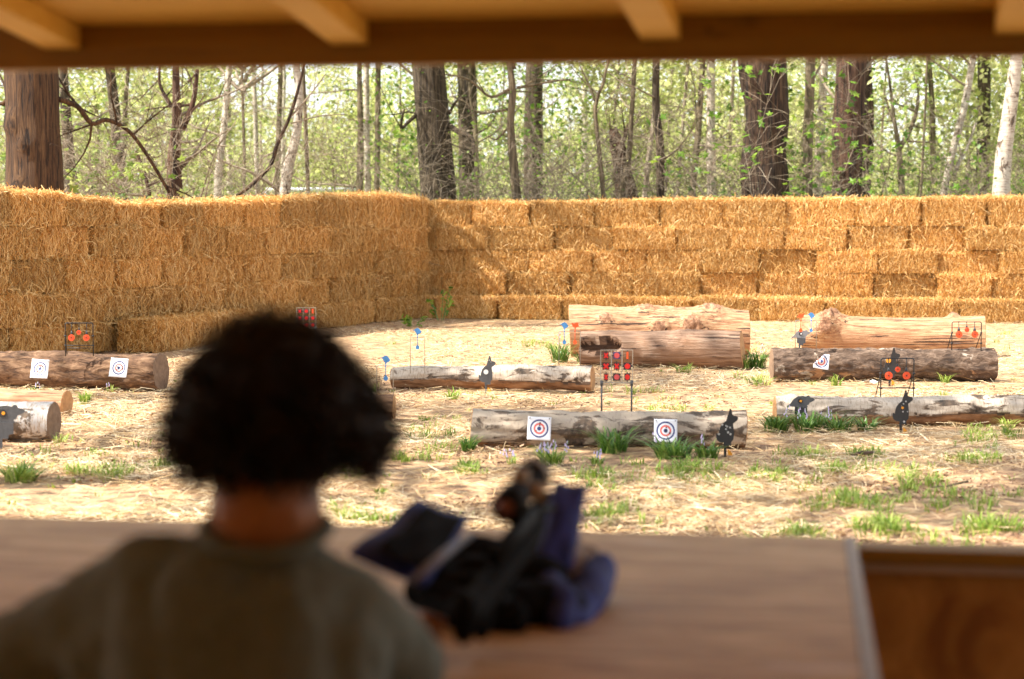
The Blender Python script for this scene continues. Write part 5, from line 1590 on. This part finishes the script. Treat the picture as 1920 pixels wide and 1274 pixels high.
# hair: lumpy cap plus thousands of small curls
def hair():
    nr = np.random.default_rng(12)
    lobes = [(Vector((-.272, 0, 1.104)), .086, .098, .068), (Vector((-.315, .01, 1.066)), .070, .10, .066), (Vector((-.224, .01, 1.068)), .068, .10, .066),
             (Vector((-.352, .0, 1.040)), .040, .07, .038), (Vector((-.176, .0, 1.044)), .036, .065, .038), (Vector((-.268, -.035, 1.052)), .086, .055, .046), (Vector((-.305, -.045, 1.030)), .048, .04, .032), (Vector((-.232, -.04, 1.030)), .044, .035, .032),
             (Vector((-.354, -.01, 1.022)), .026, .03, .022), (Vector((-.160, .0, 1.022)), .018, .03, .022), (Vector((-.140, .0, 1.034)), .012, .02, .016), (Vector((-.272, -.045, 1.014)), .052, .035, .026), (Vector((-.350, -.01, 1.008)), .018, .025, .016), (Vector((-.158, -.01, 1.006)), .013, .02, .018)]
    o = blob_mesh('hair', [], M_hair, person, .008, 3, PO, (.02, .03), [(Vector((c.x, PY + .01 + c.y, c.z)), a, b, d, None) for c, a, b, d in lobes])
    mb = MB()
    w = np.array([a * b + d * a for c, a, b, d in lobes]); w = w / w.sum()
    for i in range(3400):
        c, a, b, d = lobes[nr.choice(len(lobes), p=w)]
        u = nr.normal(size=3); u /= np.linalg.norm(u)
        if u[1] > .55 and u[2] < .3: continue
        p = Vector((c.x + u[0] * a, PY + .01 + c.y + u[1] * b, c.z + u[2] * d)) - PO
        n = Vector(u); t1 = n.orthogonal().normalized(); t2 = n.cross(t1)
        rr = nr.uniform(.003, .0075); L = nr.uniform(.008, .026) * (1.5 if nr.random() < .08 else 1); ph = nr.uniform(0, 6.28); tw = nr.uniform(4, 9)
        sag = Vector((0, 0, -.25 * L))
        pts = [p + n * (L * (k / 7) - .003) + sag * (k / 7) ** 2 + (t1 * math.cos(ph + tw * k / 7) + t2 * math.sin(ph + tw * k / 7)) * rr for k in range(8)]
        mb.tube(pts, [.0016] * 7 + [.0006], 3, caps=False)
    mb.build('curls', M_hair, o)
hair()

# ------------------------------------------------------------------ rifle and rest bag
M_gun = plain('blued gun metal', (.005, .005, .005), .7, 0, .2, 20, .15)
M_stock = plain('black synthetic stock', (.008, .008, .008), .85, 0, .2, 30, .08)
M_glint = plain('tan painted highlight', (.30, .22, .13), .45, .2, .2, 20)  # tan colour paints the light caught on the sight
M_silver = plain('brushed silver', (.22, .22, .26), .45, .5, .1, 20)
M_glass = plain('coated eyepiece glass', (.22, .09, .07), .1, .3, .1, 20)
rifle = empty('air_rifle', (0, 0, 0))
tag(rifle, 'black air rifle with a telescopic sight resting on the blue bag', 'air rifle')
s0 = atd(948, 953, 2.62); s1 = atd(1003, 888, 2.77); rifle.location = Vector((s0.x, s0.y, TZ))
RO = rifle.location.copy()
ax = (s1 - s0).normalized()
def along(t, dz=0, dx=0): return s0 + ax * t + Vector((dx, 0, dz)) - RO
L_ = (s1 - s0).length
sc1 = MB(); sc1.tube([along(0), along(.03), along(.055), along(.07), along(L_ * .62), along(L_ * .72), along(L_ * .80), along(L_)], [.0225, .0235, .022, .018, .018, .020, .0255, .026], 20)
scope = sc1.build('telescopic_sight', M_gun, rifle, smooth=True)
g = MB(); g.tube([along(-.002), along(.001)], [.0125, .0125], 18); g.build('eyepiece_lens', M_glass, scope, smooth=True)
g = MB(); g.tube([along(L_ * .5, .0), along(L_ * .5, .030)], .013, 14); g.tube([along(L_ * .5), along(L_ * .5, -.004, .036)], .013, 14); g.build('turret', M_glint, scope, smooth=True)
g = MB(); g.tube([along(L_ * .86), along(L_ * .93)], [.0266, .0266], 18); g.build('objective_ring', M_glint, scope, smooth=True)
for t in (.30, .60):
    g = MB(); g.tube([along(L_ * t - .008), along(L_ * t + .008)], .0165, 16); g.box(along(L_ * t, -.025), .018, .018, .03); g.build('mount_ring', M_gun, scope)
g = MB(); g.tube([along(-.06, -.05), along(L_ - .02, -.055)], .012, 14); g.build('receiver', M_gun, rifle, smooth=True)
g = MB(); g.tube([along(L_ - .02, -.055), along(L_ + .10, -.085)], [.008, .007], 12); g.build('barrel', M_gun, rifle, smooth=True)
stk = []
blob_mesh('stock', [[(along(-.20, -.075) + RO, .024), (along(-.15, -.078) + RO, .021), (along(-.10, -.082) + RO, .020), (along(.08, -.085) + RO, .021), (along(L_ - .01, -.088) + RO, .017), (along(L_ + .03, -.09) + RO, .012)],
                    [(along(-.20, -.06) + RO, .018), (along(-.20, -.10) + RO, .018)], [(along(-.09, -.09) + RO, .018), (along(-.12, -.13) + RO, .015)]], M_stock, rifle, .005, 4, RO)
g = MB(); g.tube([along(-.03, -.10), along(-.015, -.13), along(.03, -.13), along(.04, -.10)], .003, 8); g.tube([along(.005, -.10), along(.002, -.12)], .003, 6); g.build('trigger_guard', M_gun, rifle, smooth=True)
g = MB(); q0 = atd(775, 1088, 2.42) - RO; q1 = atd(832, 1040, 2.5) - RO; q2 = atd(888, 1000, 2.6) - RO
g.tube([q0, q1, q2], [.005, .006, .004], 10); g.build('cocking_lever', M_silver, rifle, smooth=True)

M_navy = noisy('navy nylon', [(.35, (.011, .021, .15)), (.65, (.026, .044, .29))], 25, (1, 1, 1), .75, 4, .2, .003)
M_blacknylon = plain('black padded nylon', (.008, .0075, .008), .9, 0, .3, 40, .1)
M_mesh = noisy('tan mesh', [(.4, (.10, .07, .05)), (.6, (.42, .32, .24))], 90, (1, 1, 1), .8, 2, .2, .002)
bagp = atd(950, 1130, 2.85); bagp.z = TZ
bag = empty('rifle_rest_bag', bagp); tag(bag, 'navy and black padded bag open on the bench under the rifle', 'bag'); GO = bag.location.copy()
def pad(name, quad, th, m, parent=bag, sub=True):
    P4 = [atd(*q) - GO for q in quad]
    n = (P4[1] - P4[0]).cross(P4[3] - P4[0]).normalized()
    if n.y > 0: n = -n
    V = []; N_ = 10
    for side in (0, 1):
        for j in range(N_ + 1):
            for i in range(N_ + 1):
                u, v = i / N_, j / N_
                p = (P4[0] * (1 - u) + P4[1] * u) * (1 - v) + (P4[3] * (1 - u) + P4[2] * u) * v
                puff = (max(0, 1 - (2 * u - 1) ** 4) * max(0, 1 - (2 * v - 1) ** 4)) ** .5
                V.append(p + n * ((.5 if side == 0 else -.5) * th * (.25 + .75 * puff)) + Vector((0, 0, .004 * math.sin(u * 9) * math.cos(v * 7))))
    F = []; K = (N_ + 1) ** 2
    for j in range(N_):
        for i in range(N_):
            a = j * (N_ + 1) + i
            F.append((a, a + 1, a + N_ + 2, a + N_ + 1)); F.append((K + a, K + a + N_ + 1, K + a + N_ + 2, K + a + 1))
    for i in range(N_):
        for (a, b) in ((i, i + 1), (N_ * (N_ + 1) + i + 1, N_ * (N_ + 1) + i), ((i + 1) * (N_ + 1), i * (N_ + 1)), (i * (N_ + 1) + N_, (i + 1) * (N_ + 1) + N_)):
            F.append((a, K + a, K + b, b))
    o = link(name, npmesh(name, V, np.array(F), m, smooth=True), parent)
    sb = o.modifiers.new('sub', 'SUBSURF'); sb.levels = 1; sb.render_levels = 1
    return o
fl = pad('left_flap', [(648, 1040, 2.66), (782, 936, 2.90), (884, 972, 2.96), (800, 1105, 2.68)], .022, M_navy)
pad('flap_lining', [(706, 1030, 2.665), (800, 948, 2.86), (872, 974, 2.915), (800, 1072, 2.675)], .008, M_blacknylon, fl)
pad('upright_flap', [(1000, 1075, 2.80), (1040, 903, 2.93), (1102, 912, 2.95), (1074, 1075, 2.82)], .035, M_navy)
pad('mesh_pocket', [(1040, 1100, 2.80), (1075, 1005, 2.93), (1125, 1032, 2.95), (1085, 1110, 2.82)], .012, M_mesh)
blob_mesh('side_cushion', [[(atd(1070, 1165, 2.70), .030), (atd(1105, 1110, 2.80), .034), (atd(1128, 1068, 2.88), .026)]], M_navy, bag, .006, 6, GO, (.012, .05))
blob_mesh('base_cushion', [[(atd(840, 1130, 2.74), .048), (atd(930, 1150, 2.70), .052), (atd(1055, 1150, 2.72), .045)], [(atd(860, 1080, 2.90), .05), (atd(1000, 1070, 2.92), .06)], [(atd(1010, 1105, 2.8), .055), (atd(900, 1100, 2.8), .055)], [(atd(790, 1110, 2.78), .030), (atd(890, 1040, 2.92), .034)], [(atd(985, 1040, 2.90), .040), (atd(1012, 975, 2.98), .030), (atd(1030, 940, 3.0), .020)]], M_blacknylon, bag, .007, 6, GO, (.016, .05))
blob_mesh('front_lobe', [[(atd(800, 1110, 2.72), .022), (atd(880, 1150, 2.66), .034), (atd(960, 1162, 2.64), .030)]], M_blacknylon, bag, .006, 6, GO, (.014, .04))
blob_mesh('front_lobe', [[(atd(1020, 1085, 2.80), .026), (atd(1052, 1135, 2.71), .030), (atd(1050, 1168, 2.66), .022)]], M_navy, bag, .006, 6, GO, (.012, .04))
